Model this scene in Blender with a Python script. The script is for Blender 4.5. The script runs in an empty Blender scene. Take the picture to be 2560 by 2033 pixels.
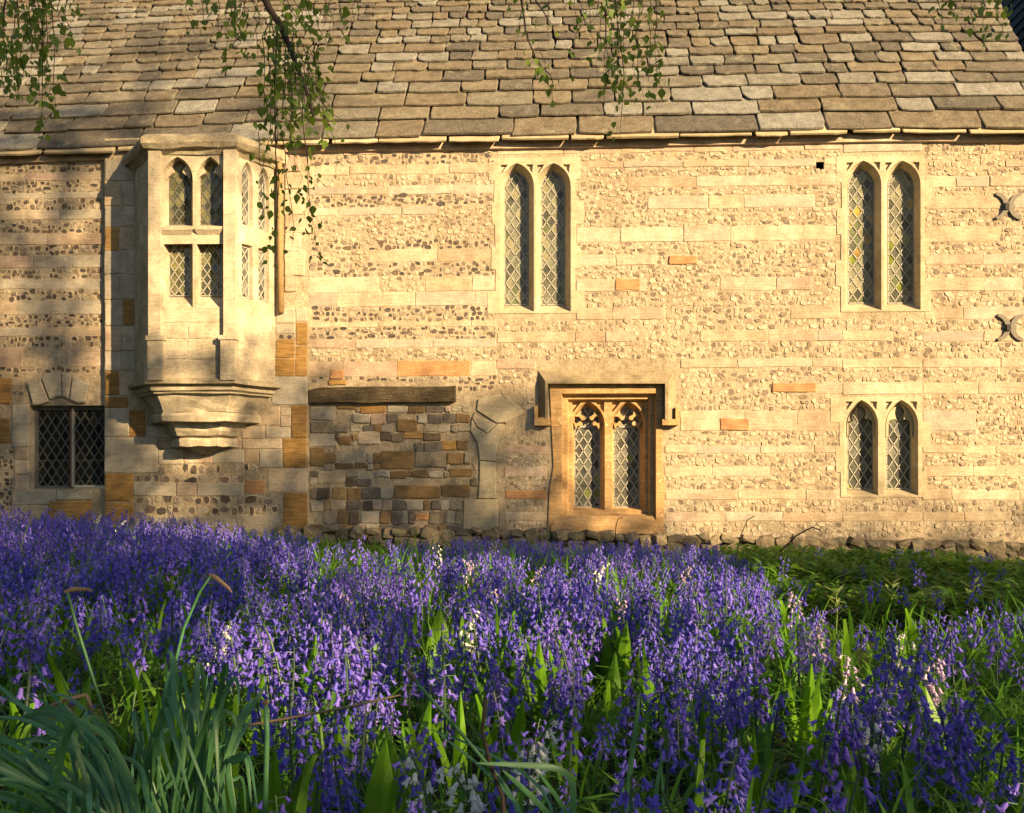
import bpy, bmesh, math, random
import numpy as np
from mathutils import Vector, Matrix, geometry

R = random.Random(7)
NR = np.random.default_rng(11)
rad = math.radians
scene = bpy.context.scene
COL = scene.collection

# ------------------------------------------------------------------ camera
F, HZ = 2700.0, 1190.0                 # focal length and horizon row, in photo pixels
CAMX, CAMY, CAMZ, YAW = 0.7, -13.5, 0.8, rad(3.0)
cam_data = bpy.data.cameras.new('camera')
cam_data.sensor_width = 36.0
cam_data.lens = F / 2560.0 * 36.0
cam_data.shift_y = (HZ - 2033 / 2) / 2560.0
cam_data.clip_start, cam_data.clip_end = 0.05, 3000
cam = bpy.data.objects.new('camera', cam_data)
cam.location = (CAMX, CAMY, CAMZ)
cam.rotation_euler = (rad(90), 0, YAW)
COL.objects.link(cam)
scene.camera = cam

# ------------------------------------------------------------------ light
SUN_AZ, SUN_EL = rad(47), rad(20)      # azimuth to the right of the wall's normal
S = Vector((math.sin(SUN_AZ) * math.cos(SUN_EL), -math.cos(SUN_AZ) * math.cos(SUN_EL), math.sin(SUN_EL)))
world = bpy.data.worlds.new('World')
scene.world = world
world.use_nodes = True
wn = world.node_tree
sky = wn.nodes.new('ShaderNodeTexSky')
sky.sky_type = 'NISHITA'
sky.sun_disc = False
sky.sun_elevation = SUN_EL
sky.sun_rotation = math.atan2(S.x, S.y)
wn.links.new(sky.outputs[0], wn.nodes['Background'].inputs[0])
wn.nodes['Background'].inputs[1].default_value = 0.052
sun_data = bpy.data.lights.new('sun', 'SUN')
sun_data.energy = 5.0
sun_data.angle = rad(0.5)
sun_data.color = (1.0, 0.72, 0.39)
sun = bpy.data.objects.new('sun', sun_data)
sun.rotation_euler = S.to_track_quat('Z', 'Y').to_euler()
sun.location = (20, -25, 20)
COL.objects.link(sun)
scene.view_settings.view_transform = 'Standard'
scene.view_settings.look = 'None'
scene.view_settings.exposure = 1.68
scene.view_settings.gamma = 1.0
scene.view_settings.use_curve_mapping = False
scene.cycles.max_bounces = 6
scene.cycles.diffuse_bounces = 3
scene.cycles.transparent_max_bounces = 4

# ------------------------------------------------------------------ helpers
FW = Vector((-math.sin(YAW), math.cos(YAW), 0))
RT = Vector((math.cos(YAW), math.sin(YAW), 0))
CP = Vector((CAMX, CAMY, CAMZ))

def U(px, py, y=0.0):
    """the point of the vertical plane Y=y that the photo shows at pixel px, py"""
    d = FW + RT * ((px - 1280) / F) + Vector((0, 0, (HZ - py) / F))
    return CP + d * ((y - CAMY) / d.y)

def UD(px, py, depth):
    return CP + (FW + RT * ((px - 1280) / F) + Vector((0, 0, (HZ - py) / F))) * depth

def X(px, y=0.0):
    return U(px, HZ, y).x

def Z(px, py, y=0.0):
    return U(px, py, y).z

def project(x, y, z):
    v = Vector((x, y, z)) - CP
    d = v.dot(FW)
    return 1280 + F * v.dot(RT) / d, HZ - F * v.z / d, d

def new_mesh(name, verts, faces, mats, midx=None):
    me = bpy.data.meshes.new(name)
    me.from_pydata([tuple(v) for v in verts], [], faces)
    for m in (mats if isinstance(mats, (list, tuple)) else [mats]):
        me.materials.append(m)
    if midx is not None:
        me.polygons.foreach_set('material_index', midx)
    return me

def link(name, me, parent=None, loc=(0, 0, 0), rot=None, scale=None):
    o = bpy.data.objects.new(name, me)
    o.location = loc
    if rot is not None:
        o.rotation_euler = rot
    if scale is not None:
        o.scale = scale
    o.parent = parent
    COL.objects.link(o)
    return o

def mk(name, verts, faces, mats, parent=None, loc=(0, 0, 0), midx=None, **kw):
    return link(name, new_mesh(name, verts, faces, mats, midx), parent, loc, **kw)

def smooth(o, on=True):
    o.data.polygons.foreach_set('use_smooth', [on] * len(o.data.polygons))
    return o

def tag(o, label=None, cat=None, group=None, kind=None):
    if label: o['label'] = label
    if cat: o['category'] = cat
    if group: o['group'] = group
    if kind: o['kind'] = kind
    return o

class MB:
    """collects faces of several shapes into one mesh"""
    def __init__(s): s.v, s.f, s.m = [], [], []
    def add(s, verts, faces, mi=0):
        b = len(s.v)
        s.v.extend(tuple(q) for q in verts)
        for f in faces:
            s.f.append([i + b for i in f]); s.m.append(mi)
    def box(s, a, b, mi=0):
        x0, y0, z0 = a; x1, y1, z1 = b
        s.add([(x0,y0,z0),(x1,y0,z0),(x1,y1,z0),(x0,y1,z0),(x0,y0,z1),(x1,y0,z1),(x1,y1,z1),(x0,y1,z1)],
              [(0,3,2,1),(4,5,6,7),(0,1,5,4),(1,2,6,5),(2,3,7,6),(3,0,4,7)], mi)
    def tube(s, pts, radii, n=6, mi=0):
        pts = [Vector(p) for p in pts]
        rings = []
        for i, p in enumerate(pts):
            t = (pts[min(i + 1, len(pts) - 1)] - pts[max(i - 1, 0)])
            t = t.normalized() if t.length > 1e-9 else Vector((0, 0, 1))
            a = t.orthogonal().normalized() if i == 0 else (rings[-1][1] - t * rings[-1][1].dot(t)).normalized()
            b = t.cross(a)
            r = radii[i] if isinstance(radii, (list, tuple)) else radii
            rings.append(([p + (a * math.cos(2*math.pi*k/n) + b * math.sin(2*math.pi*k/n)) * r for k in range(n)], a))
        vs = [q for ring, _ in rings for q in ring]
        fs = [(i*n+k, i*n+(k+1) % n, (i+1)*n+(k+1) % n, (i+1)*n+k) for i in range(len(pts)-1) for k in range(n)]
        fs.append(tuple(range(n-1, -1, -1))); fs.append(tuple((len(pts)-1)*n+k for k in range(n)))
        s.add(vs, fs, mi)
    def build(s, name, mats, parent=None, loc=(0, 0, 0), **kw):
        return mk(name, s.v, s.f, mats, parent, loc, midx=s.m, **kw)

# ------------------------------------------------------------------ materials
def nodes_of(name):
    m = bpy.data.materials.new(name)
    m.use_nodes = True
    nt = m.node_tree
    nt.nodes.clear()
    out = nt.nodes.new('ShaderNodeOutputMaterial')
    return m, nt, out

def N(nt, typ, **kw):
    n = nt.nodes.new(typ)
    for k, v in kw.items():
        setattr(n, k, v)
    return n

def math_node(nt, op, a, b):
    n = N(nt, 'ShaderNodeMath', operation=op)
    for i, q in enumerate((a, b)):
        if isinstance(q, (int, float)): n.inputs[i].default_value = q
        else: nt.links.new(q, n.inputs[i])
    return n.outputs[0]

def rnd_value(nt):
    oi = N(nt, 'ShaderNodeObjectInfo'); ge = N(nt, 'ShaderNodeNewGeometry')
    return math_node(nt, 'FRACT', math_node(nt, 'ADD', oi.outputs['Random'], ge.outputs['Random Per Island']), 0.0)

def ramp(nt, fac, cols, const=False):
    r = N(nt, 'ShaderNodeValToRGB')
    cr = r.color_ramp
    cr.interpolation = 'CONSTANT' if const else 'LINEAR'
    while len(cr.elements) < len(cols):
        cr.elements.new(0.5)
    for i, c in enumerate(cols):
        pos, col = c if isinstance(c[1], (tuple, list)) else (i / (len(cols) - (0 if const else 1)), c)
        cr.elements[i].position = pos
        cr.elements[i].color = (*col, 1)
    nt.links.new(fac, r.inputs[0])
    return r.outputs[0]

def mix(nt, fac, a, b, mode='MIX'):
    n = N(nt, 'ShaderNodeMix', data_type='RGBA', blend_type=mode)
    if isinstance(fac, (int, float)): n.inputs[0].default_value = fac
    else: nt.links.new(fac, n.inputs[0])
    for i, q in ((6, a), (7, b)):
        if isinstance(q, (tuple, list)): n.inputs[i].default_value = (*q, 1)
        else: nt.links.new(q, n.inputs[i])
    return n.outputs[2]

def noise(nt, pos, scale, detail=4, rough=0.6, stretch=None):
    if stretch:
        mp = N(nt, 'ShaderNodeMapping'); mp.inputs['Scale'].default_value = stretch
        nt.links.new(pos, mp.inputs[0]); pos = mp.outputs[0]
    n = N(nt, 'ShaderNodeTexNoise')
    n.inputs['Scale'].default_value = scale
    n.inputs['Detail'].default_value = detail
    n.inputs['Roughness'].default_value = rough
    nt.links.new(pos, n.inputs['Vector'])
    return n.outputs[0]

def step(nt, v, lo, hi):
    n = N(nt, 'ShaderNodeMapRange')
    n.inputs[1].default_value = lo; n.inputs[2].default_value = hi
    nt.links.new(v, n.inputs[0])
    return n.outputs[0]

def stone(name, cols, const=False, blotch=0.35, grain=0.25, bump=0.35, speck=None, lichen=None, rough=0.9, fine=55, mid=6.0, strata=0.0, stain=0.0):
    m, nt, out = nodes_of(name)
    ge = N(nt, 'ShaderNodeNewGeometry'); pos = ge.outputs['Position']
    c = ramp(nt, rnd_value(nt), cols, const)
    n1 = noise(nt, pos, mid, 5, 0.65)
    c = mix(nt, blotch, c, ramp(nt, n1, [(0.3, (0.3, 0.27, 0.22)), (0.5, (0.62, 0.6, 0.56)), (0.72, (1, 0.98, 0.92))]), 'MULTIPLY')
    n2 = noise(nt, pos, fine, 4, 0.7)
    c = mix(nt, grain, c, ramp(nt, n2, [(0.3, (0.25, 0.23, 0.2)), (0.6, (1, 1, 1))]), 'MULTIPLY')
    if strata:
        n4 = noise(nt, pos, 9, 5, 0.7, (0.5, 1, 7))
        c = mix(nt, strata, c, ramp(nt, n4, [(0.35, (0.35, 0.28, 0.2)), (0.6, (1, 1, 1))]), 'MULTIPLY')
    if stain:
        n6 = noise(nt, pos, 0.9, 7, 0.72, (1.6, 1, 0.8))
        c = mix(nt, stain, c, ramp(nt, n6, [(0.40, (0.42, 0.38, 0.32)), (0.58, (1, 1, 1))]), 'MULTIPLY')
    if speck:
        n3 = noise(nt, pos, 26, 3, 0.5)
        c = mix(nt, step(nt, n3, 0.63, 0.69), c, speck)
    if lichen:
        n5 = noise(nt, pos, 3.2, 6, 0.75)
        c = mix(nt, step(nt, n5, 0.56, 0.70), c, lichen)
    b = N(nt, 'ShaderNodeBsdfPrincipled')
    b.inputs['Roughness'].default_value = rough
    b.inputs['Specular IOR Level'].default_value = 0.2
    nt.links.new(c, b.inputs['Base Color'])
    bp = N(nt, 'ShaderNodeBump'); bp.inputs['Strength'].default_value = bump; bp.inputs['Distance'].default_value = 0.02
    nt.links.new(math_node(nt, 'ADD', n1, math_node(nt, 'MULTIPLY', n2, 0.45)), bp.inputs['Height'])
    nt.links.new(bp.outputs[0], b.inputs['Normal'])
    nt.links.new(b.outputs[0], out.inputs[0])
    return m

def plant(name, cols, trans=0.35, tcol=None, rough=0.5, spec=0.3, var=0.5, blotch=None):
    m, nt, out = nodes_of(name)
    c = ramp(nt, rnd_value(nt), cols)
    ge = N(nt, 'ShaderNodeNewGeometry')
    n1 = noise(nt, ge.outputs['Position'], 40, 3, 0.6)
    c = mix(nt, var, c, ramp(nt, n1, [(0.3, (0.45, 0.45, 0.45)), (0.7, (1, 1, 1))]), 'MULTIPLY')
    if blotch:
        n2 = noise(nt, ge.outputs['Position'], 1.3, 3, 0.6)
        c = mix(nt, step(nt, n2, 0.42, 0.62), c, mix(nt, 0.6, c, blotch))
    b = N(nt, 'ShaderNodeBsdfPrincipled')
    b.inputs['Roughness'].default_value = rough
    b.inputs['Specular IOR Level'].default_value = spec
    nt.links.new(c, b.inputs['Base Color'])
    t = N(nt, 'ShaderNodeBsdfTranslucent')
    if tcol: nt.links.new(mix(nt, 0.55, c, tcol), t.inputs[0])
    else: nt.links.new(c, t.inputs[0])
    mx = N(nt, 'ShaderNodeMixShader'); mx.inputs[0].default_value = trans
    nt.links.new(b.outputs[0], mx.inputs[1]); nt.links.new(t.outputs[0], mx.inputs[2])
    nt.links.new(mx.outputs[0], out.inputs[0])
    return m

def plain(name, col, rough=0.7, metal=0.0, spec=0.3, var=0.4, scale=20, bump=0.1):
    m, nt, out = nodes_of(name)
    ge = N(nt, 'ShaderNodeNewGeometry')
    n1 = noise(nt, ge.outputs['Position'], scale, 4, 0.65)
    c = mix(nt, var, col, ramp(nt, n1, [(0.3, (0.35, 0.33, 0.3)), (0.7, (1, 1, 1))]), 'MULTIPLY')
    b = N(nt, 'ShaderNodeBsdfPrincipled')
    b.inputs['Roughness'].default_value = rough; b.inputs['Metallic'].default_value = metal
    b.inputs['Specular IOR Level'].default_value = spec
    nt.links.new(c, b.inputs['Base Color'])
    bp = N(nt, 'ShaderNodeBump'); bp.inputs['Strength'].default_value = bump; bp.inputs['Distance'].default_value = 0.01
    nt.links.new(n1, bp.inputs['Height']); nt.links.new(bp.outputs[0], b.inputs['Normal'])
    nt.links.new(b.outputs[0], out.inputs[0])
    return m

def glass(name, cols, rough=0.12, spec=0.5):
    m, nt, out = nodes_of(name)
    c = ramp(nt, rnd_value(nt), cols, True)
    ge = N(nt, 'ShaderNodeNewGeometry')
    n1 = noise(nt, ge.outputs['Position'], 14, 3, 0.6)
    c = mix(nt, 0.7, c, ramp(nt, n1, [(0.35, (0.35, 0.35, 0.35)), (0.65, (1, 1, 1))]), 'MULTIPLY')
    b = N(nt, 'ShaderNodeBsdfPrincipled')
    b.inputs['Roughness'].default_value = rough
    b.inputs['Specular IOR Level'].default_value = spec
    nt.links.new(c, b.inputs['Base Color'])
    bp = N(nt, 'ShaderNodeBump'); bp.inputs['Strength'].default_value = 0.12; bp.inputs['Distance'].default_value = 0.02
    nt.links.new(noise(nt, ge.outputs['Position'], 22, 2, 0.5), bp.inputs['Height'])
    nt.links.new(bp.outputs[0], b.inputs['Normal'])
    nt.links.new(b.outputs[0], out.inputs[0])
    return m

CREAM = [(0.62, 0.50, 0.35), (0.68, 0.57, 0.42), (0.57, 0.45, 0.32), (0.65, 0.51, 0.39), (0.61, 0.46, 0.37), (0.70, 0.60, 0.45)]
M = {}
M['mortar'] = stone('mortar_lime', [(0.54, 0.45, 0.32), (0.54, 0.45, 0.32)], blotch=0.6, grain=0.5, bump=0.9, mid=13, fine=42, stain=0.5)
M['ashlar'] = stone('ashlar_cream', CREAM, blotch=0.5, grain=0.35, bump=0.5, strata=0.4, speck=(0.40, 0.32, 0.22), stain=0.5)
M['ashlar_grey'] = stone('ashlar_grey', [(0.46, 0.42, 0.34), (0.52, 0.47, 0.38), (0.42, 0.38, 0.31), (0.55, 0.49, 0.38)], blotch=0.55, grain=0.35, bump=0.45, strata=0.3)
M['ochre'] = stone('ironstone_ochre', [(0.44, 0.27, 0.09), (0.37, 0.22, 0.08), (0.48, 0.31, 0.12)], blotch=0.45, strata=0.75, bump=0.4)
M['brown'] = stone('ironstone_brown', [(0.24, 0.16, 0.08), (0.30, 0.20, 0.09), (0.19, 0.13, 0.075)], blotch=0.5, strata=0.6, bump=0.5)
M['orange'] = stone('orange_brick_stone', [(0.55, 0.31, 0.15), (0.52, 0.30, 0.15)], blotch=0.55, grain=0.4, strata=0.5)
M['rubble'] = stone('rubble_mixed', [(0.34, 0.29, 0.21), (0.24, 0.20, 0.15), (0.44, 0.38, 0.28), (0.16, 0.13, 0.10), (0.30, 0.20, 0.10), (0.52, 0.46, 0.36), (0.22, 0.19, 0.16), (0.38, 0.27, 0.14)], const=True, blotch=0.7, grain=0.5, bump=0.8, mid=9, fine=40)
M['footing'] = stone('footing_rubble', [(0.30, 0.25, 0.17), (0.24, 0.20, 0.14), (0.40, 0.33, 0.22), (0.34, 0.29, 0.21)], blotch=0.8, grain=0.5, bump=1.0, mid=12, lichen=(0.16, 0.17, 0.07))
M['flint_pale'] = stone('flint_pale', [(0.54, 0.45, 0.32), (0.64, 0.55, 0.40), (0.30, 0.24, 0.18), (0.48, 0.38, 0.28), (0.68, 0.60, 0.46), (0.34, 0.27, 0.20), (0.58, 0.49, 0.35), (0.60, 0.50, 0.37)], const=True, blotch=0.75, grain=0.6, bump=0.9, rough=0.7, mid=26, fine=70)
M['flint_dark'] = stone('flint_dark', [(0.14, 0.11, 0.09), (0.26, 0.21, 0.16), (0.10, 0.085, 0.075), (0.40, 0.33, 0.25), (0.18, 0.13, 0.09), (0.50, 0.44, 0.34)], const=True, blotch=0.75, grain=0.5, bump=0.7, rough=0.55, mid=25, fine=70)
M['rind'] = stone('flint_rind', [(0.50, 0.43, 0.33), (0.38, 0.31, 0.22)], blotch=0.5, bump=0.4)
M['dress'] = stone('dressed_cream', [(0.61, 0.53, 0.37), (0.61, 0.53, 0.37)], blotch=0.5, grain=0.35, bump=0.3, mid=5, strata=0.3, stain=0.4)
M['oriel'] = stone('oriel_weathered', [(0.68, 0.60, 0.45), (0.68, 0.60, 0.45)], blotch=0.65, grain=0.45, bump=0.6, mid=4.5, lichen=(0.40, 0.35, 0.25), strata=0.35, stain=0.5)
M['lichen'] = stone('lichened_stone', [(0.40, 0.35, 0.25), (0.46, 0.40, 0.28)], blotch=0.75, grain=0.55, bump=0.7, mid=8, lichen=(0.25, 0.23, 0.13))
M['ham'] = stone('ham_stone', [(0.67, 0.44, 0.21), (0.67, 0.44, 0.21)], blotch=0.55, grain=0.4, bump=0.45, strata=0.5, stain=0.35, speck=(0.5, 0.38, 0.22))
M['hood'] = stone('hood_grey', [(0.40, 0.32, 0.20), (0.34, 0.28, 0.18)], blotch=0.7, grain=0.5, bump=0.6, mid=7)
M['slate'] = stone('roof_stone_slate', [(0.185, 0.16, 0.124), (0.215, 0.198, 0.16), (0.148, 0.133, 0.108), (0.266, 0.262, 0.236), (0.2, 0.167, 0.12), (0.17, 0.152, 0.12), (0.289, 0.285, 0.26), (0.222, 0.19, 0.136), (0.133, 0.122, 0.104), (0.244, 0.236, 0.204)], const=True, blotch=0.7, grain=0.7, bump=1.0, mid=7, fine=44, speck=(0.16, 0.13, 0.10), lichen=(0.20, 0.19, 0.13))
M['under'] = stone('eaves_stone', [(0.50, 0.42, 0.28), (0.40, 0.32, 0.2)], blotch=0.5)
M['deck'] = plain('roof_deck_dark', (0.05, 0.04, 0.03), 0.95)
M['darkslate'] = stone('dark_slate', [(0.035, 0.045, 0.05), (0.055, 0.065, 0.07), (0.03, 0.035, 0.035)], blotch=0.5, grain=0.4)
M['timber'] = stone('old_oak', [(0.15, 0.12, 0.075), (0.15, 0.12, 0.075)], blotch=0.7, grain=0.6, bump=0.9, strata=0.9, mid=8)
M['lead'] = plain('lead_came', (0.34, 0.325, 0.27), 0.55, var=0.35)
M['leaddark'] = plain('lead_came_dull', (0.13, 0.13, 0.11), 0.6, var=0.4)
M['iron'] = plain('iron_anchor', (0.17, 0.15, 0.115), 0.65, var=0.5, scale=30)
M['hole'] = plain('hole_dark', (0.02, 0.015, 0.01), 1.0)
M['white'] = plain('casement_white', (0.40, 0.385, 0.34), 0.6, var=0.4)
M['rust'] = plain('casement_rust', (0.12, 0.06, 0.04), 0.8)
M['glass'] = glass('old_glass', [(0.12, 0.12, 0.085), (0.18, 0.18, 0.12), (0.08, 0.08, 0.055), (0.23, 0.22, 0.14), (0.14, 0.145, 0.10), (0.20, 0.20, 0.14), (0.13, 0.145, 0.07), (0.25, 0.235, 0.14)], rough=0.25, spec=0.3)
M['glass_grey'] = glass('old_glass_grey', [(0.11, 0.115, 0.095), (0.15, 0.155, 0.12), (0.085, 0.09, 0.07), (0.17, 0.17, 0.14), (0.065, 0.065, 0.055)], rough=0.22, spec=0.35)
M['glass_dark'] = glass('old_glass_dark', [(0.012, 0.013, 0.014), (0.02, 0.02, 0.018), (0.009, 0.01, 0.013), (0.03, 0.026, 0.018)], rough=0.25, spec=0.12)
M['glass_olive'] = glass('old_glass_olive', [(0.12, 0.12, 0.05), (0.17, 0.17, 0.07), (0.07, 0.075, 0.04), (0.05, 0.05, 0.03), (0.14, 0.13, 0.06)])
M['glass_yellow'] = glass('old_glass_yellow', [(0.42, 0.27, 0.05), (0.36, 0.22, 0.05)])
M['glass_green'] = glass('old_glass_green', [(0.20, 0.24, 0.04), (0.17, 0.20, 0.03)])

# ------------------------------------------------------------------ building root
building = bpy.data.objects.new('stone_building', None)
building.empty_display_size = 0.5
COL.objects.link(building)
tag(building, 'medieval flint and stone banded building with stone slate roof and leaded windows', 'building')

# ------------------------------------------------------------------ 2D tools
def arch(xl, xr, zb, zs, za, n=7, sill=True):
    """pointed arch outline, counter-clockwise from bottom left"""
    xm, w, h = (xl + xr) / 2, (xr - xl) / 2, za - zs
    r = (w * w + h * h) / (2 * w)
    if r < w:                      # flatter than a half circle: use an ellipse
        right = [(xm + w * math.cos(t * math.pi / 2 / n), zs + h * math.sin(t * math.pi / 2 / n)) for t in range(n + 1)]
    else:
        a1 = math.asin(min(1, h / r))
        right = [(xr - r + r * math.cos(a1 * t / n), zs + r * math.sin(a1 * t / n)) for t in range(n + 1)]
    left = [(2 * xm - x, z) for x, z in reversed(right[:-1])]
    return [(xl, zb), (xr, zb)] + right + left

def clip(poly, clipper):
    """Sutherland-Hodgman; clipper convex and counter-clockwise"""
    out = list(poly)
    for i in range(len(clipper)):
        a, b = clipper[i], clipper[(i + 1) % len(clipper)]
        ex, ez = b[0] - a[0], b[1] - a[1]
        src, out = out, []
        if not src: break
        def side(p): return ex * (p[1] - a[1]) - ez * (p[0] - a[0])
        for j in range(len(src)):
            p, q = src[j], src[(j + 1) % len(src)]
            sp, sq = side(p), side(q)
            if sp >= 0: out.append(p)
            if (sp >= 0) != (sq >= 0):
                t = sp / (sp - sq)
                out.append((p[0] + (q[0] - p[0]) * t, p[1] + (q[1] - p[1]) * t))
    return out

def area(p):
    return 0.5 * sum(p[i][0] * p[(i+1) % len(p)][1] - p[(i+1) % len(p)][0] * p[i][1] for i in range(len(p)))

def inset(poly, d):
    """shrink a convex polygon about its edges"""
    n = len(poly); out = []
    for i in range(n):
        p0, p1, p2 = Vector(poly[i-1]), Vector(poly[i]), Vector(poly[(i+1) % n])
        e1, e2 = (p1 - p0), (p2 - p1)
        if e1.length < 1e-6 or e2.length < 1e-6: return None
        n1 = Vector((-e1.y, e1.x)).normalized(); n2 = Vector((-e2.y, e2.x)).normalized()
        b = n1 + n2
        if b.length < 1e-6: return None
        b.normalize()
        c = max(0.35, b.dot(n1))
        out.append(tuple(p1 + b * (d / c)))
    return out if area(out) > 0 else None

class Frame:
    """a flat face in space: u along it, v up, d into it"""
    def __init__(s, o, u=(1, 0, 0), d=(0, 1, 0)):
        s.o, s.u, s.d = Vector(o), Vector(u).normalized(), Vector(d).normalized()
    def p(s, u, v, d=0.0): return s.o + s.u * u + s.d * d + Vector((0, 0, v))
WALL = Frame((0, 0, 0))

def plate(mb, fr, outer, holes, d0, skirt=None, mi=0):
    """flat face with holes at depth d0; skirt: extrude its rim to that depth"""
    loops = [[Vector((q[0], q[1], 0)) for q in lp] for lp in [outer] + holes]
    tris = geometry.tessellate_polygon(loops)
    flat = [q for lp in [outer] + holes for q in lp]
    fs = []
    for t in tris:
        a, b, c = (flat[i] for i in t)
        fs.append(t if (b[0]-a[0])*(c[1]-a[1]) - (b[1]-a[1])*(c[0]-a[0]) > 0 else (t[0], t[2], t[1]))
    mb.add([fr.p(q[0], q[1], d0) for q in flat], fs, mi)
    if skirt is not None:
        loft(mb, fr, outer, d0, outer, skirt, mi)

def loft(mb, fr, l0, d0, l1, d1, mi=0):
    n = len(l0)
    mb.add([fr.p(q[0], q[1], d0) for q in l0] + [fr.p(q[0], q[1], d1) for q in l1],
           [(i, (i+1) % n, n + (i+1) % n, n + i) for i in range(n)], mi)

def rect(x0, x1, z0, z1): return [(x0, z0), (x1, z0), (x1, z1), (x0, z1)]

def glaze(fr, outline, d, parent, hw, hh, mat, lead, came=0.015, special=None, phase=(0, 0), bars=()):
    """diamond panes, each an object, and their lead lattice"""
    xs = [p[0] for p in outline]; zs = [p[1] for p in outline]
    x0, x1, z0, z1 = min(xs), max(xs), min(zs), max(zs)
    cx, cz = (x0 + x1) / 2 + phase[0] * hw, z0 + phase[1] * hh
    if area(outline) < 0: outline = outline[::-1]
    inner = outline
    k = 0
    for i in range(-14, 15):
        for j in range(-2, 60):
            if (i + j) % 2: continue
            u, v = cx + i * hw, cz + j * hh
            if u < x0 - hw or u > x1 + hw or v < z0 - hh or v > z1 + hh: continue
            q = clip([(u - hw, v), (u, v - hh), (u + hw, v), (u, v + hh)], inner)
            if len(q) < 3 or area(q) < 0.05 * hw * hh: continue
            ax, az = sum(p[0] for p in q) / len(q), sum(p[1] for p in q) / len(q)
            n = len(q)
            tx, tz = R.gauss(0, 0.035), R.gauss(0, 0.03)
            def pt(p, dd): return fr.p(p[0], p[1], d + dd + (p[0] - ax) * tx + (p[1] - az) * tz) - fr.p(ax, az, d)
            m = mat
            if special:
                for prob, mm in special:
                    if R.random() < prob: m = mm
            mk('pane', [pt(p, 0) for p in q] + [pt(p, 0.004) for p in q],
               [tuple(range(n))] + [tuple(range(2*n - 1, n - 1, -1))] + [(a, n + a, n + (a + 1) % n, (a + 1) % n) for a in range(n)],
               m, parent, fr.p(ax, az, d))
            k += 1
    mb = MB()
    def strip(a, b, w):
        dx, dz = b[0] - a[0], b[1] - a[1]
        L = math.hypot(dx, dz)
        if L < 0.01: return
        nx, nz = -dz / L * w / 2, dx / L * w / 2
        f, bk = d - 0.009, d + 0.003
        q = [(a[0] - nx, a[1] - nz), (b[0] - nx, b[1] - nz), (b[0] + nx, b[1] + nz), (a[0] + nx, a[1] + nz)]
        vs = [fr.p(x, z, f) for x, z in q] + [fr.p(x, z, bk) for x, z in q]
        mb.add(vs, [(0, 1, 2, 3), (0, 4, 5, 1), (1, 5, 6, 2), (2, 6, 7, 3), (3, 7, 4, 0)])
    for sgn in (1, -1):
        for k2 in range(-60, 90):
            c0 = k2 * 2 * hh + hh
            # line v - cz = sgn*hh/hw*(u-cx) + c0
            seg = []
            A, B = (x0 - 1, cz + sgn * hh / hw * (x0 - 1 - cx) + c0), (x1 + 1, cz + sgn * hh / hw * (x1 + 1 - cx) + c0)
            t0, t1 = 0.0, 1.0
            for i in range(len(outline)):
                a, b = outline[i], outline[(i + 1) % len(outline)]
                ex, ez = b[0] - a[0], b[1] - a[1]
                fa = ex * (A[1] - a[1]) - ez * (A[0] - a[0]); fb = ex * (B[1] - a[1]) - ez * (B[0] - a[0])
                if fa < 0 and fb < 0: t0 = 2; break
                if fa < 0: t0 = max(t0, fa / (fa - fb))
                elif fb < 0: t1 = min(t1, fa / (fa - fb))
            if t0 < t1:
                L = lambda t: (A[0] + (B[0] - A[0]) * t, A[1] + (B[1] - A[1]) * t)
                strip(L(t0), L(t1), came * R.uniform(0.85, 1.15))
    for i in range(len(outline)):
        strip(outline[i], outline[(i + 1) % len(outline)], came * 1.3)
    for bz in bars:
        strip((x0, bz), (x1, bz), came * 0.8)
    mb.build('lead_lattice', lead, parent)

def stone_outline(w, h, jit, n_side=2):
    """irregular rectangle outline of width w and height h about the origin"""
    pts = []
    cr = [(-w/2, -h/2), (w/2, -h/2), (w/2, h/2), (-w/2, h/2)]
    cr = [(x + R.uniform(-jit, jit), z + R.uniform(-jit, jit)) for x, z in cr]
    for i in range(4):
        a, b = cr[i], cr[(i + 1) % 4]
        L = math.hypot(b[0]-a[0], b[1]-a[1])
        r = min(0.25 * L, 0.004 + jit * 0.8)
        ux, uz = (b[0]-a[0]) / L, (b[1]-a[1]) / L
        pts.append((a[0] + ux * r, a[1] + uz * r))
        for k in range(1, n_side):
            t = k / n_side
            pts.append((a[0] + (b[0]-a[0]) * t - uz * R.uniform(-jit, jit) * .8, a[1] + (b[1]-a[1]) * t + ux * R.uniform(-jit, jit) * .8))
        pts.append((b[0] - ux * r, b[1] - uz * r))
    return pts

def prism(outline, front, back, bev):
    """block with a bevelled front; local x, z in the face, -y outwards"""
    n = len(outline)
    cx, cz = sum(p[0] for p in outline) / n, sum(p[1] for p in outline) / n
    inner = []
    for x, z in outline:
        d = math.hypot(x - cx, z - cz) or 1
        k = max(0.4, 1 - bev / d * 1.3)
        inner.append((cx + (x - cx) * k, cz + (z - cz) * k))
    vs = [(x, back, z) for x, z in outline] + [(x, -front + bev * 0.8, z) for x, z in outline] + [(x, -front, z) for x, z in inner]
    fs = [(i, (i+1) % n, n + (i+1) % n, n + i) for i in range(n)]
    fs += [(n + i, n + (i+1) % n, 2*n + (i+1) % n, 2*n + i) for i in range(n)]
    fs.append(tuple(range(2*n, 3*n)))
    # outward normals: reverse (front looks to -y)
    return vs, fs

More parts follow.
